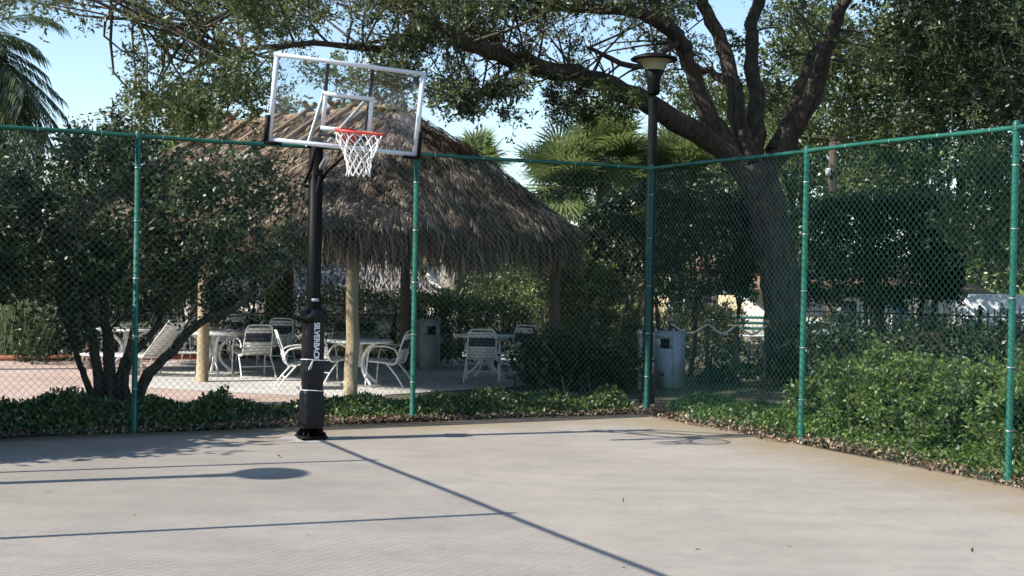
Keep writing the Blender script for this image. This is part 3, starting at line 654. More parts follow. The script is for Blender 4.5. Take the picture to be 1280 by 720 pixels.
dup(table, gp(158, 462, GZ + .004), .1, 'round white table seen behind the stems of the left tree')
def lounger(label, p, rz):
    t = thing('sun_lounger', label, 'sun lounger', p, rz, 'white sun loungers')
    MB().tube(curve([(-.3, .9, .32), (-.3, -.35, .32), (.3, -.35, .32), (.3, .9, .32), (-.3, .9, .32)], 40), .016, 6).build('frame', white, t)
    for x in (-.28, .28):
        for y in (.8, -.3): MB().tube([(x, y, .32), (x * 1.1, y * 1.06, 0)], .015, 6).build('leg', white, t)
    m = MB(); [m.box((0, .85 - i * .06, .335), (.58, .05, .006)) for i in range(20)]; m.build('seat', whitestrap, t)
    m = MB(); M_ = np.array(Matrix.Rotation(math.radians(-52), 3, 'X')); [m.box((0, -.36 - .06 * i * math.cos(math.radians(52)), .35 + .06 * i * math.sin(math.radians(52))), (.58, .05, .008), M=M_) for i in range(12)]
    for x in (-.3, .3): m.tube([(x, -.34, .33), (x, -.36 - .75 * math.cos(math.radians(52)), .35 + .75 * math.sin(math.radians(52)))], .015, 6)
    m.build('backrest', whitestrap, t); return t
lounger('white sun lounger with raised back between the bent trunk and the log post', gp(232, 462, GZ + .004), math.radians(100))
lounger('white sun lounger lying behind the stems of the left tree', gp(168, 468, GZ + .004), math.radians(75))

def bin_(label, p, rz, h=.90):
    t = thing('litter_bin', label, 'litter bin', p, rz, 'grey panelled litter bins')
    m = MB(); w = .19
    m.box((-w + .012, 0, h / 2), (.024, 2 * w, h)).box((w - .012, 0, h / 2), (.024, 2 * w, h)).box((0, w - .012, h / 2), (2 * w - .05, .024, h))
    m.box((0, -w + .012, h * .36), (2 * w - .05, .024, h * .72 - .0)).box((0, -w + .012, h - .045), (2 * w - .05, .024, .09)); m.box((-w * .62, -w + .012, h * .81), (w * .5, .024, .16))
    m.box((w * .72, -w + .012, h * .81), (w * .35, .024, .16))
    m.build('body', binm, t); MB().box((0, 0, h + .012), (2 * w + .004, 2 * w + .004, .024)).build('lid', binm, t)
    for sx in (-1, 1):
        for sy in (-1, 1): MB().box((sx * (w - .02), sy * (w - .02), h + .045), (.04, .04, .045)).build('corner_block', binm, t)
    MB().box((0, .0, h * .5), (2 * w - .1, 2 * w - .1, h * .8)).build('liner', blackm, t); return t
bin_('grey panelled litter bin under the thatch right of the middle fence post', gp(533, 461), math.radians(28))
bin_('grey panelled litter bin behind the corner of the fence beside the lamp post', gp(836, 484), math.radians(-38))
# galvanised post by the corner
gpst = gp(799, 486); t = thing('steel_post', 'thin galvanised steel post just left of the corner fence post', 'post', gpst)
MB().tube([(0, 0, 0), (0, 0, .92)], .03, 10).build('tube', steel, t); MB().lathe([(.033, .90), (.035, .94), (.0, .96)], k=10).build('cap', steel, t)

# ------------------------------------------------------------------ trees and plants
def limb(mb, pts, r0, r1, k=10, n=18, wob=.10):
    c = curve(pts, n); c[1:-1] += rng.normal(size=(len(c) - 2, 3)) * r1 * .35
    mb.tube(c, np.linspace(r0, r1, len(c)), k, True, wob); return c
# the oak
oak_b = gp(985, 478); oak = thing('oak_tree', 'big live oak with dark spreading limbs right of the lamp post', 'tree', oak_b)
tk = MB(); O = lambda px, py, Y: at(px, py, Y); oy = oak_b[1]
fork = O(940, 205, oy)
c = curve([oak_b + [0, 0, -.1], O(982, 440, oy), O(978, 380, oy), O(970, 320, oy), O(958, 260, oy), O(942, 205, oy)], 30)
tk.tube(c, [.50, .44, .40, .37] + list(np.linspace(.35, .34, len(c) - 4)), 20, True, .07)
L = []
L.append(limb(tk, [O(945, 235, oy), O(908, 190, oy), O(860, 158, oy - .3), O(800, 122, oy - .8), O(740, 98, oy - 1.3), O(690, 88, oy - 1.8), O(640, 76, oy - 2.3), O(590, 58, oy - 2.8), O(545, 32, oy - 3.3), O(500, 5, oy - 3.8), O(440, -40, oy - 4.5), O(370, -70, oy - 5)], .215, .065, 14, 44))
L.append(limb(tk, [O(930, 210, oy), O(895, 160, oy), O(870, 100, oy - .1), O(848, 50, oy - .3), O(822, 5, oy - .5), O(800, -60, oy - 1), O(790, -200, oy - 1.5)], .18, .07, 12, 26))
L.append(limb(tk, [O(938, 205, oy), O(922, 130, oy + .2), O(905, 60, oy + .3), O(880, 0, oy + .4), O(860, -90, oy + .6)], .18, .08, 12, 20))
L.append(limb(tk, [O(945, 205, oy), O(944, 120, oy + .5), O(938, 50, oy + .8), O(952, -20, oy + 1), O(960, -150, oy + 1.2)], .16, .08, 12, 20))
L.append(limb(tk, [O(950, 225, oy), O(985, 178, oy), O(1012, 130, oy - .2), O(1028, 80, oy - .3), O(1045, 30, oy - .4), O(1075, -30, oy - .5), O(1120, -140, oy - .6)], .19, .08, 12, 26))
L.append(limb(tk, [O(965, 190, oy), O(990, 140, oy + .5), O(1008, 90, oy + .9), O(1022, 60, oy + 1.2), O(1060, 40, oy + 2)], .13, .04, 8, 16))
L.append(limb(tk, [O(858, 60, oy - .3), O(820, 25, oy - .8), O(770, 10, oy - 1.3), O(720, 12, oy - 1.9), O(680, 0, oy - 2.4), O(620, -30, oy - 3)], .13, .05, 9, 20))
L.append(limb(tk, [O(850, 52, oy - .3), O(835, 60, oy - 1), O(800, 85, oy - 1.6), O(760, 70, oy - 2), O(735, 60, oy - 2.4)], .07, .03, 8, 12))
L.append(limb(tk, [O(925, 110, oy + .2), O(890, 90, oy + .6), O(862, 78, oy + .8), O(840, 40, oy + 1.4)], .09, .04, 8, 12))
L.append(limb(tk, [O(560, 40, oy - 3.2), O(480, 60, oy - 4), O(400, 55, oy - 4.8), O(320, 60, oy - 5.3), O(250, 80, oy - 5.8)], .06, .025, 8, 16))
L.append(limb(tk, [O(440, -40, oy - 4.5), O(350, -20, oy - 5.2), O(280, 20, oy - 5.8), O(200, 30, oy - 6.2), O(140, 10, oy - 6.4)], .07, .025, 8, 16))
L.append(limb(tk, [O(1075, -30, oy - .5), O(1130, -20, oy - 1), O(1200, 10, oy - 1.5), O(1290, 20, oy - 2)], .10, .04, 8, 14))
limbs = np.concatenate(L)
# canopy clumps: (px box, py box, depth range, count, radius)
cl = []; rd = []
def clumps(x0, x1, y0, y1, Y0, Y1, n, r, cut=None):
    for _ in range(n):
        px, py, Yv = U(x0, x1), U(y0, y1), U(Y0, Y1)
        if cut and cut(px, py): continue
        cl.append(at(px, py, Yv)); rd.append(r * U(.7, 1.25))
gapA = lambda x, y: (x < 175 and y > 25 and (x < 140 or y < 150)) or (x > 150 and (y > 175))
clumps(140, 345, -40, 150, 15.2, 18.5, 46, .40, gapA)
clumps(165, 260, 110, 158, 15.5, 17.5, 10, .32)
clumps(330, 570, -50, 62, 17, 20.5, 34, .42, lambda x, y: y > 45 and 345 < x < 470)
clumps(475, 560, 30, 118, 17.5, 20, 14, .30)
clumps(545, 690, -40, 125, 19.8, 22.5, 42, .38, lambda x, y: y > 60 + (690 - x) * .55)
clumps(560, 650, 90, 145, 19.2, 20.8, 12, .26)
clumps(600, 700, 96, 122, 19.5, 21, 6, .24)
clumps(680, 870, -40, 110, 22, 25, 24, .40)
clumps(690, 800, 112, 148, 20.0, 22, 14, .22)
clumps(850, 960, -40, 150, 23.5, 27, 16, .45)
clumps(950, 1110, -40, 170, 23.5, 28, 24, .45)
clumps(1100, 1300, -60, 110, 19, 25, 22, .5)
for _ in range(40): cl.append(at(U(340, 900), U(-50, 20), U(18, 21))); rd.append(.4 * U(.7, 1.2))
clumps(-20, 135, -60, 12, 15, 17.5, 14, .33)
nv = len(cl)
for _ in range(230):                                   # the crown above the frame
    px, py, Yv = U(60, 1150), U(-420, -50), U(18, 25.5)
    if at(px, py, Yv)[0] < -2.5: continue
    cl.append(at(px, py, Yv)); rd.append(.72 * U(.8, 1.3))
cl = np.array(cl); rd = np.array(rd)
lf = MB(); tw = MB(); vis = np.arange(len(cl)) < nv
pyv = np.array([1.0] * len(cl))
bia = rng.beta(1.3, 1.6, vis.sum()); lit_ = (cl[vis][:, 0] < -2.6) & (cl[vis][:, 1] < 18.6); bia[lit_] = .55 + .45 * bia[lit_]  # left clumps get paler leaves: sunlight put into their colour
sprays(cl[vis], rd[vis], 24, 11, .074, .031, lf, tw, rbias=bia)
sprays(cl[~vis], rd[~vis], 22, 9, .15, .07, lf, tw)
for c_ in cl[vis]:
    dd = np.linalg.norm(limbs - c_, axis=1); s_ = limbs[rng.choice(np.argsort(dd)[:14])]; m_ = (s_ + c_) / 2 + rng.normal(size=3) * .18 + [0, 0, .12]
    if dd.min() < 2.6: tw.tube(curve([s_, m_, c_], 5), np.linspace(.022, .007, 5), 4, False)
tr = tk.build('trunk', bark, oak, org=oak_b, smooth=True); tw.build('twigs', twigm, tr, org=oak_b); lf.build('crown', oak_leaf, oak, org=oak_b)

def tree(name, label, base, h, cr, lm, n=60, per=24, lp=10, L=.10, Wd=.045, trunk_r=.14, bm_=bark, flat=.8, group=None, low=.35, pts=None, twigs=True, stems=None, r=.45, droop=-.1):
    base = np.asarray(base, float); t = thing(name, label, 'tree', base, 0, group); tk, lf, tw = MB(), MB(), MB()
    if pts is None:
        v = rng.normal(size=(n, 3)); v = unit(v) * (rng.uniform(0.15, 1, n) ** .45)[:, None]; pts = base + np.array([0, 0, h * (1 + low) / 2]) + v * np.array([cr, cr, h * (1 - low) / 2])
    pts = np.asarray(pts, float); top = base + np.array([U(-.1, .1) * h, U(-.1, .1) * h, h * .8])
    if stems is None:
        c = limb(tk, [base - [0, 0, .1], base + [U(-.08, .08) * h, 0, h * .25], base + [U(-.06, .06) * h, 0, h * .5], top], trunk_r, trunk_r * .3, 10)
        for _ in range(7):
            s_ = c[rng.integers(len(c) // 3, len(c) - 1)]; e_ = pts[rng.integers(len(pts))]; limb(tk, [s_, (s_ + e_) / 2 + [0, 0, U(-.2, .3)], e_], trunk_r * .4, .015, 6, 8); 
    else:
        for (P_, r0, r1) in stems: limb(tk, P_, r0, r1, 10, 16)
    sprays(pts, rng.uniform(.7, 1.3, len(pts)) * r, per, lp, L, Wd, lf, tw if twigs else None, droop=droop, flat=flat)
    a = tk.build('trunk', bm_, t, org=base, smooth=True); lf.build('crown', lm, t, org=base)
    if twigs: tw.build('twigs', twigm, a, org=base)
    return t

# the bushy multi-stemmed tree at the left
b0 = gp(128, 503, GZ); b0 = np.array([b0[0], 15.3, GZ]); b0[0] = at(128, 480, 15.3)[0]; Yb = 15.3
pts = []
while len(pts) < 172:
    px, py = U(-40, 375), U(178, 415); Yv = U(Yb - 1.1, Yb + 1.5)
    topb = 190 if px < 330 else 190 + (px - 330) * 1.6
    if py < topb: continue
    if px > 300 and py > 340: continue
    if px < 85 and py > 372: continue
    if px > 100 and py > 392: continue
    if px > 225 and 235 < py < 395 and U(0, 1) < .50: continue
    pts.append(at(px, py, Yv))
for _ in range(12): pts.append(at(U(-30, 60), U(180, 330), U(Yb - .9, Yb + 1.2)))
for _ in range(16): pts.append(at(U(95, 170), U(168, 190), U(Yb - .6, Yb + 1)))
Bp = lambda px, py, dy=0: at(px, py, Yb + dy)
stems = [([b0, Bp(118, 440), Bp(100, 380, .2), Bp(60, 300, .3)], .07, .03), ([b0 + [.1, 0, 0], Bp(135, 430), Bp(130, 360), Bp(150, 270)], .085, .03), ([b0 + [-.05, .1, 0], Bp(105, 470), Bp(95, 440), Bp(70, 370)], .05, .025),
         ([b0 + [.3, 0, 0], Bp(160, 455), Bp(200, 400), Bp(225, 330)], .06, .025), ([b0 + [.35, 0, .1], Bp(185, 468), Bp(215, 438), Bp(248, 405), Bp(290, 385), Bp(335, 355, .3)], .075, .03),
         ([b0 + [.2, 0, 0], Bp(150, 470), Bp(165, 420), Bp(185, 350), Bp(240, 280)], .05, .02), ([Bp(225, 330), Bp(262, 260), Bp(300, 225)], .03, .015), ([Bp(130, 360), Bp(165, 330), Bp(175, 300)], .03, .015)]
tree('bushy_tree', 'dark glossy multi-stemmed tree behind the left part of the back fence', b0, 3, 2, bush_leaf, pts=pts, per=20, lp=9, L=.07, Wd=.038, stems=stems, r=.29, bm_=bark, droop=-.05)
# shrubs outside the left fence corner (they shade the corner of the court)
for i, (x, y, h, r_) in enumerate([(-7.1, 12.6, 3.8, 1.4), (-8.1, 11.2, 3.8, 1.4), (-7.7, 14.3, 3.0, 1.2)]):
    tree('screening_shrub', ['leafy shrub just outside the left fence corner', 'leafy shrub outside the left fence next to the lamp post', 'tall shrub left of the dark bushy tree'][i], (x, y, GZ), h, r_, bush_leaf, n=150, per=24, lp=10, L=.15, Wd=.085, low=.05, trunk_r=.08, group='trees and shrubs left of the court')

bT = np.array([-9.6, 12.9, GZ]); v_ = unit(rng.normal(size=(95, 3))) * (rng.uniform(.1, 1, 95) ** .4)[:, None]
tree('leafy_tree', 'tall spreading tree standing outside the left corner of the court', bT, 11, 3, oak_leaf, pts=np.array([-7.1, 12.0, 10.9]) + v_ * np.array([2.7, 1.35, 1.1]), per=22, lp=9, L=.17, Wd=.085, r=.6, stems=[([bT, bT + [.2, 0, 3], bT + [1.0, .2, 6.5], np.array([-7.6, 13.2, 9.5])], .24, .09), ([bT + [1.0, .2, 6.3], np.array([-6.6, 13.8, 8.6]), np.array([-5.2, 13.6, 10])], .09, .03), ([bT + [.6, .1, 5], np.array([-9.4, 12.6, 8.6]), np.array([-9.6, 13, 10.8])], .10, .03)])
# low ground cover beside the fences
def cover(name, label, segs, lm, L=.055, Wd=.034):
    m = MB(); s = MB()
    for (p0, dv, ov, ln, w0, w1, hgt, n) in segs:
        a = rng.uniform(0, ln, n); b = rng.uniform(w0, w1, n); f = (b - w0) / (w1 - w0)
        hh = hgt * (np.sin(np.clip(f, 0, 1) * PI) ** .6) * (.72 + .28 * np.sin(a * 2.3 + 1) * np.sin(a * 5.1 + f * 4)) ; z = -.02 + hh * rng.uniform(0, 1, n) ** .45 + rng.uniform(-.01, .03, n)
        pt = np.column_stack([p0[0] + dv[0] * a + ov[0] * b, p0[1] + dv[1] * a + ov[1] * b, z])
        leaves(m, pt, L, Wd, np.array([0, 0, .35]), 1, np.array([0, 0, 1.3]), .8)
    return tag(m.build(name, lm), label, kind='stuff')
OB, OR = -FR, -FB
cover('ground_cover', 'glossy low green ground cover along the back fence', [(CO + FB * .1, FB, OB, 3.9, .14, 1.25, .30, 22000), (CO + FB * 3.4, FB, OB, 1.9, .5, 1.2, .22, 5000), (CO + FB * 5.2, FB, OB, 4.3, .10, 1.1, .42, 26000)], cover_leaf)
cover('ground_cover', 'low green ground cover along the right fence', [(CO + FR * .1, FR, OR, 3.2, .10, 1.6, .26, 20000), (CO + FR * 3.0, FR, OR, 10, .12, 1.5, .20, 26000)], shrub_leaf)
# dead leaves
m = MB()
def litter(p0, dv, ov, ln, w0, w1, n, z=.0, jz=.03, L=.047):
    a = rng.uniform(0, ln, n); b = w0 + (w1 - w0) * rng.beta(1.2, 1.8, n); zz = z + rng.uniform(0, jz, n)
    kp = (np.sin(a * 3.1 + 2 * np.sin(b * 5)) * np.sin(a * 1.3 + b * 4) + rng.normal(size=n) * .5 + .45 - (b - w0) / (w1 - w0) * .3) > 0; a, b, zz = a[kp], b[kp], zz[kp]
    leaves(m, np.column_stack([p0[0] + dv[0] * a + ov[0] * b, p0[1] + dv[1] * a + ov[1] * b, zz]), L, .030, None, 1, np.array([0, 0, 2.2]), .6)
def ax2(v): return v
litter(CO, FB, OB, 9, -.02, .35, 6500, .0, .04); litter(CO + FB * 3.1, FB, OB, 2.4, -.08, .8, 5200, .0, .05); litter(CO + FR * -.2, FR, OR, 12, -.10, 1.0, 15000, .01, .05)
litter(CO, FR, OR, 3, -.28, .05, 700, .004, .02)
litter(CO + FR * 1.8 , FR, OR, 10, -.18, .02, 500, .004, .015)
litter(CO + FB * 0, FB, OB, 8, -.25, .05, 110, .004, .012, .05)
tag(m.build('leaf_litter', litter_leaf), 'dry brown fallen leaves along the court edge', kind='stuff')
m = MB(); n = 9; pp = [gp(U(60, 1250), U(560, 715), .006) for _ in range(n)]; leaves(m, np.array(pp), .05, .022, None, 1, np.array([0, 0, 3.]), .5)
tag(m.build('fallen_leaves', litter_leaf), 'few scattered dry leaves lying on the court', kind='stuff')

# shrubs along the right fence
def shrub(name, label, pts, lm, base, L, Wd, per=22, lp=9, r=.2, group=None, stemn=8, bm_=palebark, cat='shrub', droop=.1):
    t = thing(name, label, cat, base, 0, group); lf, tw, tk = MB(), MB(), MB(); pts = np.asarray(pts)
    sprays(pts, rng.uniform(.7, 1.3, len(pts)) * r, per, lp, L, Wd, lf, tw, droop=droop, flat=.9)
    for _ in range(stemn):
        e = pts[rng.integers(len(pts))]; s_ = np.array([e[0] * .55 + base[0] * .45 + U(-.15, .15), e[1] * .5 + base[1] * .5, base[2] - .02]); limb(tk, [s_, (s_ + e) / 2 + rng.normal(size=3) * .08, e], .018, .006, 6, 7)
    st_ = tk.build('stem', bm_, t, org=base); tw.build('twigs', twigm, st_, org=base); lf.build('foliage', lm, t, org=base); return t
def fence_pts(n, r0, r1, o0, o1, z0, ztop):
    out = []
    while len(out) < n:
        a, o = U(r0, r1), U(o0, o1); u = (a - r0) / (r1 - r0); zt = ztop(u) * (1 - .35 * ((o - (o0 + o1) / 2) / ((o1 - o0) / 2)) ** 2); z = z0 + (zt - z0) * U(0, 1) ** .6
        p = CO + FR * a + OR * o; out.append((p[0], p[1], z))
    return out
bb_ = CO + FR * 3.6 + OR * 1.1
shrub('leafy_shrub', 'sunlit bushy green shrub pressing against the right fence', fence_pts(180, 2.2, 5.3, .55, 1.7, .10, lambda u: (.86 + .05 * math.sin(u * 9)) * min(1, .8 + u * 2)), shrub_leaf, (*bb_, GZ), .058, .030, per=22, r=.18, stemn=16)
bb_ = CO + FR * 6.5 + OR * 1.1
shrub('leafy_shrub', 'green shrub behind the nearest right fence post', fence_pts(110, 5.2, 8.4, .5, 1.6, .10, lambda u: .70 - .1 * u), shrub_leaf, (*bb_, GZ), .058, .030, per=22, r=.18, stemn=8)
# a compound-leaf sprig by the fence
sp_ = CO + FR * 4.15 + OR * .30; sg = thing('fern_sprig', 'bright green compound leaf sprig at the foot of the sunlit shrub', 'plant', (*sp_, 0))
lfm, stm = MB(), MB()
for k_ in range(2):
    e = np.array([.35, -.12, .18]) * (1, 1, 1 + k_ * .3) + [0, k_ * .14, 0.05]; cpts = curve([(0, 0, 0), e * .5 + [0, 0, .1], e], 9); stm.tube(cpts, .004, 4)
    for j in range(1, 9):
        for s in (-1, 1): leaves(lfm, np.array([cpts[j]]), .13, .045, np.array([[.3, 1.0 * s, -.1]]) * 3, .2, np.array([0, -.5, 2.]), .2, cup=.1)
st_ = stm.build('stem', palm_leaf, sg); lfm.build('leaflets', shrub_leaf, sg)

# clipped hedges
def hedge(label, p0, p1, depth, z0, z1, n, lm, L=.07, Wd=.04, cat='hedge', name='hedge', round_=.0, group=None, stems=5, gapfn=None, sr=.06):
    p0, p1 = np.asarray(p0, float)[:2], np.asarray(p1, float)[:2]; ln = np.linalg.norm(p1 - p0); d = (p1 - p0) / ln; nn = np.array([-d[1], d[0]]); mid = (p0 + p1) / 2; zb = gz(mid[1])
    t = thing(name, label, cat, (*mid, zb), math.atan2(d[1], d[0]), group)
    P = shell(n, (-ln / 2, -depth / 2, z0), (ln / 2, depth / 2, z1))
    u = np.abs(P[:, 0]) / (ln / 2); P[:, 2] -= round_ * u ** 4 * np.clip((P[:, 2] - z0) / (z1 - z0), 0, 1)
    P[:, 2] += .06 * np.sin(P[:, 0] * 2.7 + p0[0]) * (P[:, 2] > z1 - .5); P[:, 1] += .07 * np.sin(P[:, 0] * 3.3 + P[:, 2] * 2.9)
    if z0 > .6: P[:, 2] += (rng.uniform(0, 1, n) < .3) * 0; lowm = P[:, 2] < z0 + .35; P[lowm, 2] -= .25 * rng.uniform(0, 1, lowm.sum()) * (np.sin(P[lowm, 0] * 4) > -.3)
    if gapfn is not None: P = P[gapfn(P)]
    nz3 = lambda a, b, c: np.sin(P[:, 0] * a + 1.3 * np.sin(P[:, 2] * b)) * np.sin(P[:, 2] * c + P[:, 0] * 1.7)
    P[:, 1] += .14 * nz3(5.1, 3.3, 6.2); P[:, 2] += (.09 * np.sin(P[:, 0] * 7.7 + 2) * np.sin(P[:, 0] * 3.1) + .05 * rng.normal(size=len(P))) * (P[:, 2] > z1 - .5)
    P = P[nz3(4.3, 5.1, 4.9) + rng.normal(size=len(P)) * .4 > -.62]; sh = rng.uniform(0, 1, len(P)) < .03; P[sh, 2] += rng.exponential(.12, sh.sum()) * (P[sh, 2] > z1 - .45)
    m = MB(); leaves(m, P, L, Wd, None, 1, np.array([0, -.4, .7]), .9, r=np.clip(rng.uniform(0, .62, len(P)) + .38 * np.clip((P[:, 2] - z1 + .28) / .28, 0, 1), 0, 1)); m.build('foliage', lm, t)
    # dense inner twiggy mass
    tkm = MB()
    for i in range(stems):
        x = -ln / 2 + ln * (i + .5) / stems + U(-.2, .2); limb(tkm, [(x, U(-.1, .1), -.05), (x + U(-.15, .15), U(-.1, .1), (z0 + .2) * .6), (x + U(-.3, .3), U(-.2, .2), z0 + (z1 - z0) * .8)], sr, sr * .3, 8, 9)
        for _ in range(6): 
            zz = U(z0 * .5 + .1, z1 * .8); limb(tkm, [(x, 0, zz * .6), (x + U(-.4, .4), U(-.3, .3), zz)], sr * .4, .01, 5, 5)
    tkm.build('stem', bark, t); return t
a, b = gp(335, 452), gp(560, 447)
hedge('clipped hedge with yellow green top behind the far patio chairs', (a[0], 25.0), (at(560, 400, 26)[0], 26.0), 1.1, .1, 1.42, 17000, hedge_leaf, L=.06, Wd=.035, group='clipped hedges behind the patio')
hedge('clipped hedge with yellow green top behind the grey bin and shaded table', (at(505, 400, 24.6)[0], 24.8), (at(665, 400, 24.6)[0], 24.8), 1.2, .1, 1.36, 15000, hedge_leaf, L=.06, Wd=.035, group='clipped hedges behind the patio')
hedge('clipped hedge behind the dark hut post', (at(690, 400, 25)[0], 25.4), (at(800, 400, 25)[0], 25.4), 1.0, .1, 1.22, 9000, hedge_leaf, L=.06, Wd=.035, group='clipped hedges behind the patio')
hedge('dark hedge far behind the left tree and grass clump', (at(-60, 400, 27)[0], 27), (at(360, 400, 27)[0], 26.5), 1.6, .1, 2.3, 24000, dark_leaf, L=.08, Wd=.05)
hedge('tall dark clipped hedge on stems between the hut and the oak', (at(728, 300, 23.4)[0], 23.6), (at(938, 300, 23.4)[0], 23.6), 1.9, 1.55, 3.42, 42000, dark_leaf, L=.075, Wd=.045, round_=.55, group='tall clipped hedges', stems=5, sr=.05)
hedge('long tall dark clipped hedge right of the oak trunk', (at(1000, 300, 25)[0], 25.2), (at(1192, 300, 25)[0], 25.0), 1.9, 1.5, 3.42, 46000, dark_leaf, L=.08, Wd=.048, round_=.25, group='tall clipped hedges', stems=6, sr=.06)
# darker undergrowth
def blob_shrub(label, px0, px1, py0, py1, Y0, Y1, n, lm, L=.075, Wd=.042, r=.3, name='loose_shrub', stemn=10, per=20, lp=8, group=None):
    pts = [at(U(px0, px1), U(py0, py1), U(Y0, Y1)) for _ in range(n)]; base = np.array([at((px0 + px1) / 2, 360, (Y0 + Y1) / 2)[0], (Y0 + Y1) / 2, gz((Y0 + Y1) / 2)])
    pts = [p for p in pts if p[2] > base[2] + .1]
    return shrub(name, label, pts, lm, base, L, Wd, per, lp, r, group, stemn)
blob_shrub('loose shrub with pale bare stems between the dark hut post and the lamp post', 700, 800, 325, 430, 21.5, 23.5, 46, hedge_leaf, r=.30, stemn=26)
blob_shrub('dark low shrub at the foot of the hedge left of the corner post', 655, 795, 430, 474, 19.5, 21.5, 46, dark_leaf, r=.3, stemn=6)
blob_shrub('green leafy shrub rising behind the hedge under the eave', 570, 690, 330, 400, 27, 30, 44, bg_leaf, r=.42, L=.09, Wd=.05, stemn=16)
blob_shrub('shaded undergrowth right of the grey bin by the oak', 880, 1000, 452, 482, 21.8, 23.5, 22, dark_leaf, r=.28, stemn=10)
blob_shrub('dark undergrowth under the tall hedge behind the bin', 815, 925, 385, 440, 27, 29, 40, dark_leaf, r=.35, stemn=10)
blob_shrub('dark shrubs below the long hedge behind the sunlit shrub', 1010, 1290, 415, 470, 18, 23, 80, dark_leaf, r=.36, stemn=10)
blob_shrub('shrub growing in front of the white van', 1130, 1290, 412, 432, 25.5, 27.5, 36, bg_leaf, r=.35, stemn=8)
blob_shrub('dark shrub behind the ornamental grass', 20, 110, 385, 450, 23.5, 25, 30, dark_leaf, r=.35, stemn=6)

# background trees
B = lambda px, py, Y: np.array([at(px, py, Y)[0], Y, gz(Y)])
for (px, Yv, h, cr, lab, lm, n) in [
    (420, 44, 10.3, 3.2, 'pale green airy tree seen through the clear backboard', bg_leaf, 60),
    (200, 33, 5.6, 2.2, 'sunlit tree behind the dark bushy tree at the left', bg_leaf, 50),
    (110, 42, 5.0, 2.6, 'low tree at the far left behind the distant lamp', bg_leaf, 40),
    (1010, 33, 9.5, 3.4, 'sunlit tree right behind the oak crown', bg_leaf, 110),
    (1100, 36, 10.5, 3.8, 'tall sunlit tree behind the long dark hedge', bg_leaf, 130),
    (1210, 34, 10, 3.6, 'tall tree behind the right end of the long hedge', bg_leaf, 110),
    (1320, 31, 9.0, 3.5, 'tree rising at the right edge beyond the fence', bg_leaf, 90),
    (860, 38, 6.2, 2.6, 'tree behind the tall dark hedge left of the oak', bg_leaf, 60),
    (730, 41, 4.4, 3.4, 'low broad tree behind the fan palms', bg_leaf, 70), (640, 44, 3.4, 2.4, 'low tree behind the right end of the thatched roof', bg_leaf, 40),
    (930, 46, 9.0, 3.0, 'distant tree seen between oak limbs', bg_leaf, 60)]:
    tree('leafy_tree', lab, B(px, 300, Yv), h, cr, lm, n=n, per=22, lp=10, L=.14, Wd=.07, r=.62, trunk_r=.2, low=.36, group='trees beyond the patio', twigs=False)
# nearer drooping tree at the right edge
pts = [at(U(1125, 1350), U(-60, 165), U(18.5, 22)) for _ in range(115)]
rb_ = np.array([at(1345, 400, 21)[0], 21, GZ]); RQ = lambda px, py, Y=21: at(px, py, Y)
tree('leafy_tree', 'tree with shade put into its dark leaf colour, leaning in from the top right corner with reddish limb', rb_, 6, 3, bush_leaf, pts=pts, per=22, lp=10, L=.085, Wd=.04, r=.42, stems=[([rb_, RQ(1335, 300), RQ(1300, 150), RQ(1262, 80), RQ(1225, 20), RQ(1195, -40)], .2, .11), ([RQ(1300, 140), RQ(1285, 60), RQ(1265, -10), RQ(1250, -80)], .11, .06)])  # shade on this crown is put into its dark leaf colour
pts = [at(U(1195, 1330), U(190, 318), U(21.5, 23.5)) for _ in range(52)]
rb_ = np.array([at(1375, 400, 22.5)[0], 22.5, GZ])
tree('leafy_tree', 'lighter green tree with drooping sprays behind the nearest right fence post', rb_, 6, 3, oak_leaf, pts=pts, per=22, lp=10, L=.085, Wd=.04, r=.40, stems=[([rb_, RQ(1370, 330, 22.5), RQ(1330, 240, 22.5), RQ(1270, 200, 22.5)], .1, .04), ([RQ(1350, 290, 22.5), RQ(1280, 270, 22.5), RQ(1225, 290, 22.5)], .05, .02)])
# far belt of woods so no bare horizon shows
m = MB(); n = 60000; ang = rng.uniform(math.radians(25), math.radians(158), n); rad = rng.uniform(55, 68, n); hgt = 4.2 + 1.6 * np.sin(ang * 23) + 1.0 * np.sin(ang * 61 + 1)
P = np.column_stack([np.cos(ang) * rad, np.sin(ang) * rad, gz(60) + hgt * rng.uniform(0, 1, n) ** .7]); leaves(m, P, .5, .3, None, 1, np.array([0, -.3, .8]), .8)
tag(m.build('far_woods', bg_leaf), 'far belt of trees closing the view', kind='stuff')

# dark utility pole
t = thing('wooden_pole', 'thin dark wooden pole rising behind the long tall hedge', 'pole', B(1041, 200, 28)); MB().tube([(0, 0, 0), (0, 0, 5.1)], [.11, .085], 10).build('shaft', darklog, t, smooth=True)
MB().box((-.12, -.09, 4.35), (.1, .08, .16)).build('junction_box', white, t)

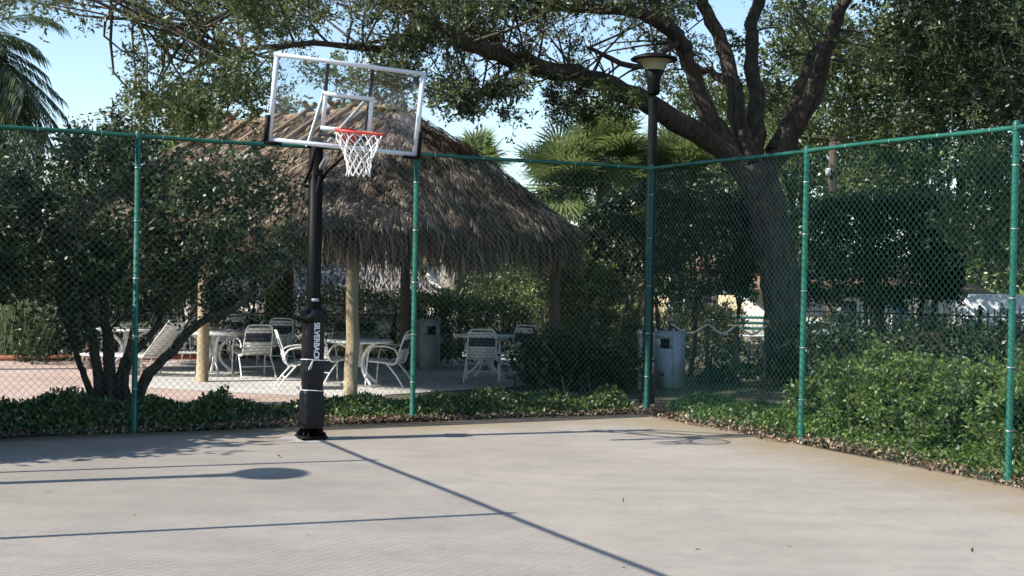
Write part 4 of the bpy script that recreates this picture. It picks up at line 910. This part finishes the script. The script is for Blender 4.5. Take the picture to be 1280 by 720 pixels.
# fan palms
def fan_palm(label, base, h, n=60, L=.85, lm=palm_leaf, tr=.14, group='cabbage palms behind the hut', boots=False):
    base = np.asarray(base, float); t = thing('fan_palm', label, 'palm tree', base, 0, group)
    tk = MB().tube([(0, 0, -.1), (.03, 0, h * .5), (0, 0, h)], [tr, tr * .95, tr * 1.05], 12, True, .06); tko = tk.build('trunk', palebark, t, smooth=True)
    bt_ = MB()
    for i in range(int(h * 16)):
        a = i * 2.4; z = .3 + i / 16; r = tr; c, s = math.cos(a), math.sin(a)
        bt_.tube([(c * r * .8, s * r * .8, z), (c * (r + .10), s * (r + .10), z + .22)], [.035, .02], 4)
    bt_.build('leaf_base', palebark, tko)
    lf, stm = MB(), MB()
    for i in range(n):
        a = i * 2.399 + U(-.2, .2); el = math.radians(U(-45, 80)); d = np.array([math.cos(a) * math.cos(el), math.sin(a) * math.cos(el), math.sin(el)]); pl = L * U(.35, .95)
        s0 = np.array([0, 0, h]); hub = s0 + d * pl + [0, 0, -.1 * pl * math.cos(el)]; stm.tube([s0, s0 * .5 + hub * .5 + [0, 0, .05], hub], .012, 4)
        side = unit(np.cross(d, [0, 0, 1.])); upv = np.cross(side, d); rr = U(0, .6)
        kb = 24
        for j in range(kb):
            th = math.radians(-130 + 260 * j / (kb - 1)); dr = unit(d * math.cos(th) + side * math.sin(th) + upv * .15); ll = L * (.95 - .25 * abs(th) / 2.3)
            w_ = unit(np.cross(dr, upv)) * .03; mid = hub + dr * ll * .5; e = hub + dr * ll + np.array([0, 0, -.16 * U(.3, 1.4)])
            lf.add([hub, mid + w_, e, mid - w_], [(0, 1, 2, 3)], [min(1, rr + U(0, .4))])
    stm.build('petiole', palm_leaf, t); lf.build('fronds', lm, t); return t
for (px, Yv, top_y, lab, L_) in [(700, 29, 232, 'fan palm right of the thatched roof, lower left of the group', .95), (752, 30, 196, 'tallest bright fan palm just left of the lamp post', 1.05), (845, 31, 218, 'fan palm partly behind the lamp post and oak limb', .95), (592, 36, 206, 'small fan palm top peeking over the thatch ridge', .8), (795, 33, 232, 'low fan palm behind the tall dark hedge', .95), (238, 38, 162, 'fan palm top behind the pale leaves left of the hoop', 1.1)]:
    bs_ = B(px, 300, Yv); fan_palm(lab, bs_, at(px, top_y, Yv)[2] - bs_[2], L=L_)
bs_ = B(566, 300, 27.5); fan_palm('pale booted palm trunk standing behind the clipped hedge', bs_, 3.1, n=10, L=.7, tr=.26)
bs_ = B(1152, 300, 27.5); fan_palm('shaggy palm trunk beside the white van', bs_, 3.0, n=8, L=.6, tr=.2, lm=dark_leaf)

# feather palm at the left edge
def feather_palm(label, base, h, fr_list):
    t = thing('feather_palm', label, 'palm tree', base); base = np.asarray(base, float)
    MB().tube([(0, 0, 0), (0, 0, h)], [.13, .10], 12, True, .06).build('trunk', palebark, t)
    lf, st_ = MB(), MB()
    for (a, el, L_) in fr_list:
        d = np.array([math.cos(a) * math.cos(el), math.sin(a) * math.cos(el), math.sin(el)]); p0 = np.array([0, 0, h]); hd_ = np.array([math.cos(a), math.sin(a), 0])
        c = np.array([p0 + d * L_ * s + np.array([0, 0, -.55 * L_ * s * s * (1 + max(0, -el))]) for s in np.linspace(0, 1, 16)]); st_.tube(c, np.linspace(.014, .004, 16), 4)
        side = np.array([-hd_[1], hd_[0], 0])
        for s in np.linspace(.12, 1, 62):
            i = s * 15; i0 = min(14, int(i)); p = c[i0] + (c[i0 + 1] - c[i0]) * (i - i0); tg_ = unit(c[i0 + 1] - c[i0]); ll = .42 * (1 - .45 * abs(s - .45)) * U(.8, 1.1)
            for sg_ in (-1, 1):
                dr = unit(tg_ * .75 + side * sg_ * .8 + np.array([0, 0, U(-.5, -.05)])); w_ = unit(np.cross(dr, [0, 0, 1.])) * .011; m_ = p + dr * ll * .5; e = p + dr * ll + np.array([0, 0, -.08])
                lf.add([p, m_ + w_, e, m_ - w_], [(0, 1, 2, 3)], [U(0, 1)])
    st_.build('rachis', palm_leaf, t); lf.build('fronds', palm_dark, t); return t
fb = at(-46, 62, 22.0); fl = [(0.05, 1.0, 3.1), (-.1, .8, 2.5), (.3, .9, 2.4)] + [(a, U(-.5, .9), U(1.2, 1.7)) for a in np.linspace(0, 2 * PI, 46)] + [(U(-.9, .6), U(-1.25, .1), 1.65) for _ in range(40)]
feather_palm('feather palm with drooping fronds at the upper left corner', (fb[0], 22.0, GZ), fb[2] - GZ, fl)

# ornamental grass
gb = gp(12, 449); gr = thing('ornamental_grass', 'upright pale green grass clump at the far side of the patio', 'plant', gb); m = MB(); n = 900
P = np.column_stack([rng.normal(size=n) * .34, rng.normal(size=n) * .2, np.zeros(n)]); dv = np.column_stack([P[:, 0] * .5 + rng.normal(size=n) * .14, rng.normal(size=n) * .15, np.ones(n)]); leaves(m, P, 1.0, .026, dv * 6, .5, np.array([0, -1., 0]), .5)
m.build('blades', grass_leaf, gr)
# snake plant blade by the back fence
sb = gp(279, 511, -.02); s_ = thing('snake_plant', 'single upright pointed leaf at the edge of the leaf litter', 'plant', sb)
MB().add([(0, 0, 0), (.03, .01, .0), (.045, .0, .17), (.03, -.01, .18), (.03, 0, .18), (.05, .012, .17), (.075, 0, .36), (.035, -.01, .17)], [(0, 1, 5, 2), (2, 5, 6, 6), (0, 2, 6, 7)]).build('blade', cover_leaf, s_)
MB().add([(0, 0, 0), (-.03, .01, 0), (-.035, 0, .12), (-.01, 0, .14)], [(0, 1, 2, 3)]).build('blade', grass_leaf, s_)

# ------------------------------------------------------------------ rope barrier, picket fences, car, house
def rope_posts(label_base):
    ps = [np.array([at(x_, 400, 21.6)[0], 21.6, GZ]) for x_ in (838, 885, 921, 958)]
    lab = ['wooden rope post hidden behind the grey bin', 'short wooden rope post left of the tall hedge stem', 'slim pale rope post under the dark hedge', 'rope post beside the oak trunk']
    for p, l_ in zip(ps, lab):
        t = thing('rope_post', l_, 'post', p, 0, 'rope barrier posts'); MB().tube([(0, 0, 0), (0, 0, 1.10)], .034, 10).build('shaft', bark, t); MB().lathe([(.047, 1.08), (.053, 1.10), (.045, 1.13), (.0, 1.14)], k=10).build('cap', logm, t)
    for i, (a, b) in enumerate(zip(ps[:-1], ps[1:])):
        tops = [a + [0, -.03, 1.04], (a + b) / 2 + [0, -.03, .88], b + [0, -.03, 1.04]]
        tag(MB().tube(curve(tops, 14), .020, 6).build('rope', ropem, smooth=True), ['thick pale rope sagging from the bin to the short wooden post', 'thick pale rope sagging beneath the tall hedge stem', 'thick pale rope sagging towards the oak trunk'][i], 'rope', 'ropes of the barrier')
rope_posts('')
def picket(label, p0, p1, h, mat, sp=.12, w=.022, group=None):
    p0, p1 = np.asarray(p0, float)[:2], np.asarray(p1, float)[:2]; ln = np.linalg.norm(p1 - p0); d = (p1 - p0) / ln; zb = gz((p0[1] + p1[1]) / 2)
    t = thing('picket_fence', label, 'fence', (*p0, zb), math.atan2(d[1], d[0]), group); m = MB()
    for x in np.arange(0, ln, sp): m.box((x, 0, h / 2), (w, .02, h))
    m.build('pickets', mat, t); MB().box((ln / 2, -.022, h * .88), (ln, .022, .035)).box((ln / 2, -.022, .15), (ln, .022, .035)).build('rail', mat, t)
    for x in np.arange(0, ln, 1.9): MB().box((x, .024, h / 2 + .03), (.055, .025, h + .06)).build('post', mat, t)
picket('black metal picket fence behind the sunlit shrub in front of the white van', (at(990, 380, 27.3)[0], 27.3), (at(1330, 380, 24.6)[0], 24.8), 1.38, fence_black)
picket('weathered picket fence behind the ornamental grass', (at(-60, 400, 25.6)[0], 25.6), (at(75, 400, 25.6)[0], 25.6), 1.0, picketw, .16, .06)
picket('low rail fence under the tall dark hedge', (at(905, 380, 24.4)[0], 24.4), (at(975, 380, 24.4)[0], 24.4), .62, picketw, .25, .05)

# white car side-on behind the fence
cp_ = at(1190, 380, 33); car = thing('parked_van', 'white parked panel van seen side-on beyond the black picket fence', 'van', (cp_[0] + 2.6, 33, gz(33)), math.radians(-4))
prof = [(-2.6, .38), (-2.63, .9), (-2.58, 1.5), (-2.50, 1.80), (-2.3, 1.95), (-1.9, 2.0), (.9, 2.0), (1.3, 1.92), (1.95, 1.30), (2.5, 1.12), (2.62, .8), (2.6, .38)]
k_ = len(prof); vs = [(x, -.88 + (.14 if z > 1.4 else 0), z) for x, z in prof] + [(x, .88 - (.14 if z > 1.4 else 0), z) for x, z in prof] + [(x, -.88, .33) for x, z in prof] + [(x, .88, .33) for x, z in prof]
q = [(i, i + 1, k_ + i + 1, k_ + i) for i in range(k_ - 1)] + [(i, 2 * k_ + i, 2 * k_ + i + 1, i + 1) for i in range(k_ - 1)] + [(k_ + i, k_ + i + 1, 3 * k_ + i + 1, 3 * k_ + i) for i in range(k_ - 1)]
MB().add(vs, q).build('body', carw, car)
for x in (-1.7, 1.75):
    for y in (-.86, .86): wh = MB().add(*(lambda an: (np.concatenate([np.column_stack([x + np.cos(an) * r, np.full(20, y + o), .32 + np.sin(an) * r]) for r, o in ((.0, -.1), (.32, -.1), (.32, .1), (.0, .1))]), [(i * 20 + j, i * 20 + (j + 1) % 20, (i + 1) * 20 + (j + 1) % 20, (i + 1) * 20 + j) for i in range(3) for j in range(20)]))(np.arange(20) * 2 * PI / 20)).build('wheel', tyre, car)
MB().add([(.75, -.885 + .10, 1.42), (1.75, -.885 + .13, 1.42), (1.3, -.885 + .135, 1.82), (.75, -.885 + .135, 1.84)], [(0, 1, 2, 3)]).build('side_window', darkglass, car)
# green cover beside the car
gc = at(1157, 385, 30); t = thing('utility_cabinet', 'teal utility cabinet left of the white van', 'cabinet', (gc[0], 30, gz(30)), .1); MB().box((0, 0, .68), (.55, .5, 1.36)).build('body', tealm, t); MB().box((0, 0, 1.38), (.6, .55, .05)).build('lid', tealm, t)
# blue bench at right edge
bp_ = gp(1276, 470); t = thing('blue_bench', 'blue bench half hidden by the near right fence post', 'bench', (bp_[0], 19.5, GZ), .1)
MB().box((0, 0, .45), (1.1, .4, .04)).build('seat', bluem, t); MB().box((0, .22, .78), (1.1, .03, .10)).box((0, .22, .62), (1.1, .03, .08)).build('backrest', bluem, t)
for x in (-.5, .5): MB().box((x, .0, .22), (.05, .38, .44)).box((x, .22, .42), (.05, .04, .84)).build('leg', bluem, t)
# teal benches near the rope
# small grey electrical box on a stand above the shrub
eb = at(1027, 402, 21.5); t = thing('utility_box', 'small pale grey box showing above the left end of the sunlit shrub', 'utility box', (eb[0], 21.5, GZ), .05); MB().box((0, 0, .55), (.42, .3, 1.06)).build('body', binm, t); MB().box((0, 0, 1.10), (.5, .36, .04)).build('lid', binm, t)
# houses far behind
def house(label, px, Y, w_, h, wm, roofm, rz=0, gable=1.2):
    b = B(px, 300, Y); t = thing('house', label, 'house', b, rz, 'houses far behind the trees')
    MB().box((0, 0, h / 2), (w_, 5, h)).build('wall', wm, t)
    MB().add([(-w_ / 2 - .4, -2.9, h), (w_ / 2 + .4, -2.9, h), (w_ / 2 + .4, 2.9, h), (-w_ / 2 - .4, 2.9, h), (-w_ / 2 + 1.6, 0, h + gable), (w_ / 2 - 1.6, 0, h + gable)], [(0, 1, 5, 4), (2, 3, 4, 5), (1, 2, 5, 5), (3, 0, 4, 4), (0, 3, 2, 1)]).build('roof', roofm, t)
    for x in np.arange(-w_ / 2 + 1, w_ / 2 - .5, 2.2):
        f = MB().box((x, -2.52, h * .55), (1.1, .08, 1.2)).build('window', white, t); MB().box((x, -2.57, h * .55), (.96, .04, 1.06)).build('pane', darkglass, f)
    MB().box((w_ / 2 - .6, -2.52, 1.05), (.9, .08, 2.1)).build('door', darklog, t)
house('yellow house glimpsed between the tall hedge and the oak trunk', 945, 48, 7, 2.6, wall_y, roof_br)
house('brown roofed building low behind the long hedge', 1060, 47, 8, 1.9, wall_w, roof_br)
house('pale house behind the loose shrub by the hut', 700, 50, 10, 2.6, wall_w, roof_br)
tb = at(945, 395, 28); t = thing('garden_bench', 'teal bench with white slats beyond the rope barrier', 'bench', (tb[0], 28, gz(28)), 0)
m = MB(); [m.box((0, .2, .9 + .12 * i), (2.2, .04, .06)) for i in range(3)]; m.build('backrest', tealm, t); MB().box((0, 0, .75), (2.2, .45, .05)).build('seat', white, t)
for x in (-1, 1): MB().box((x, 0, .37), (.07, .4, .75)).build('leg', tealm, t)
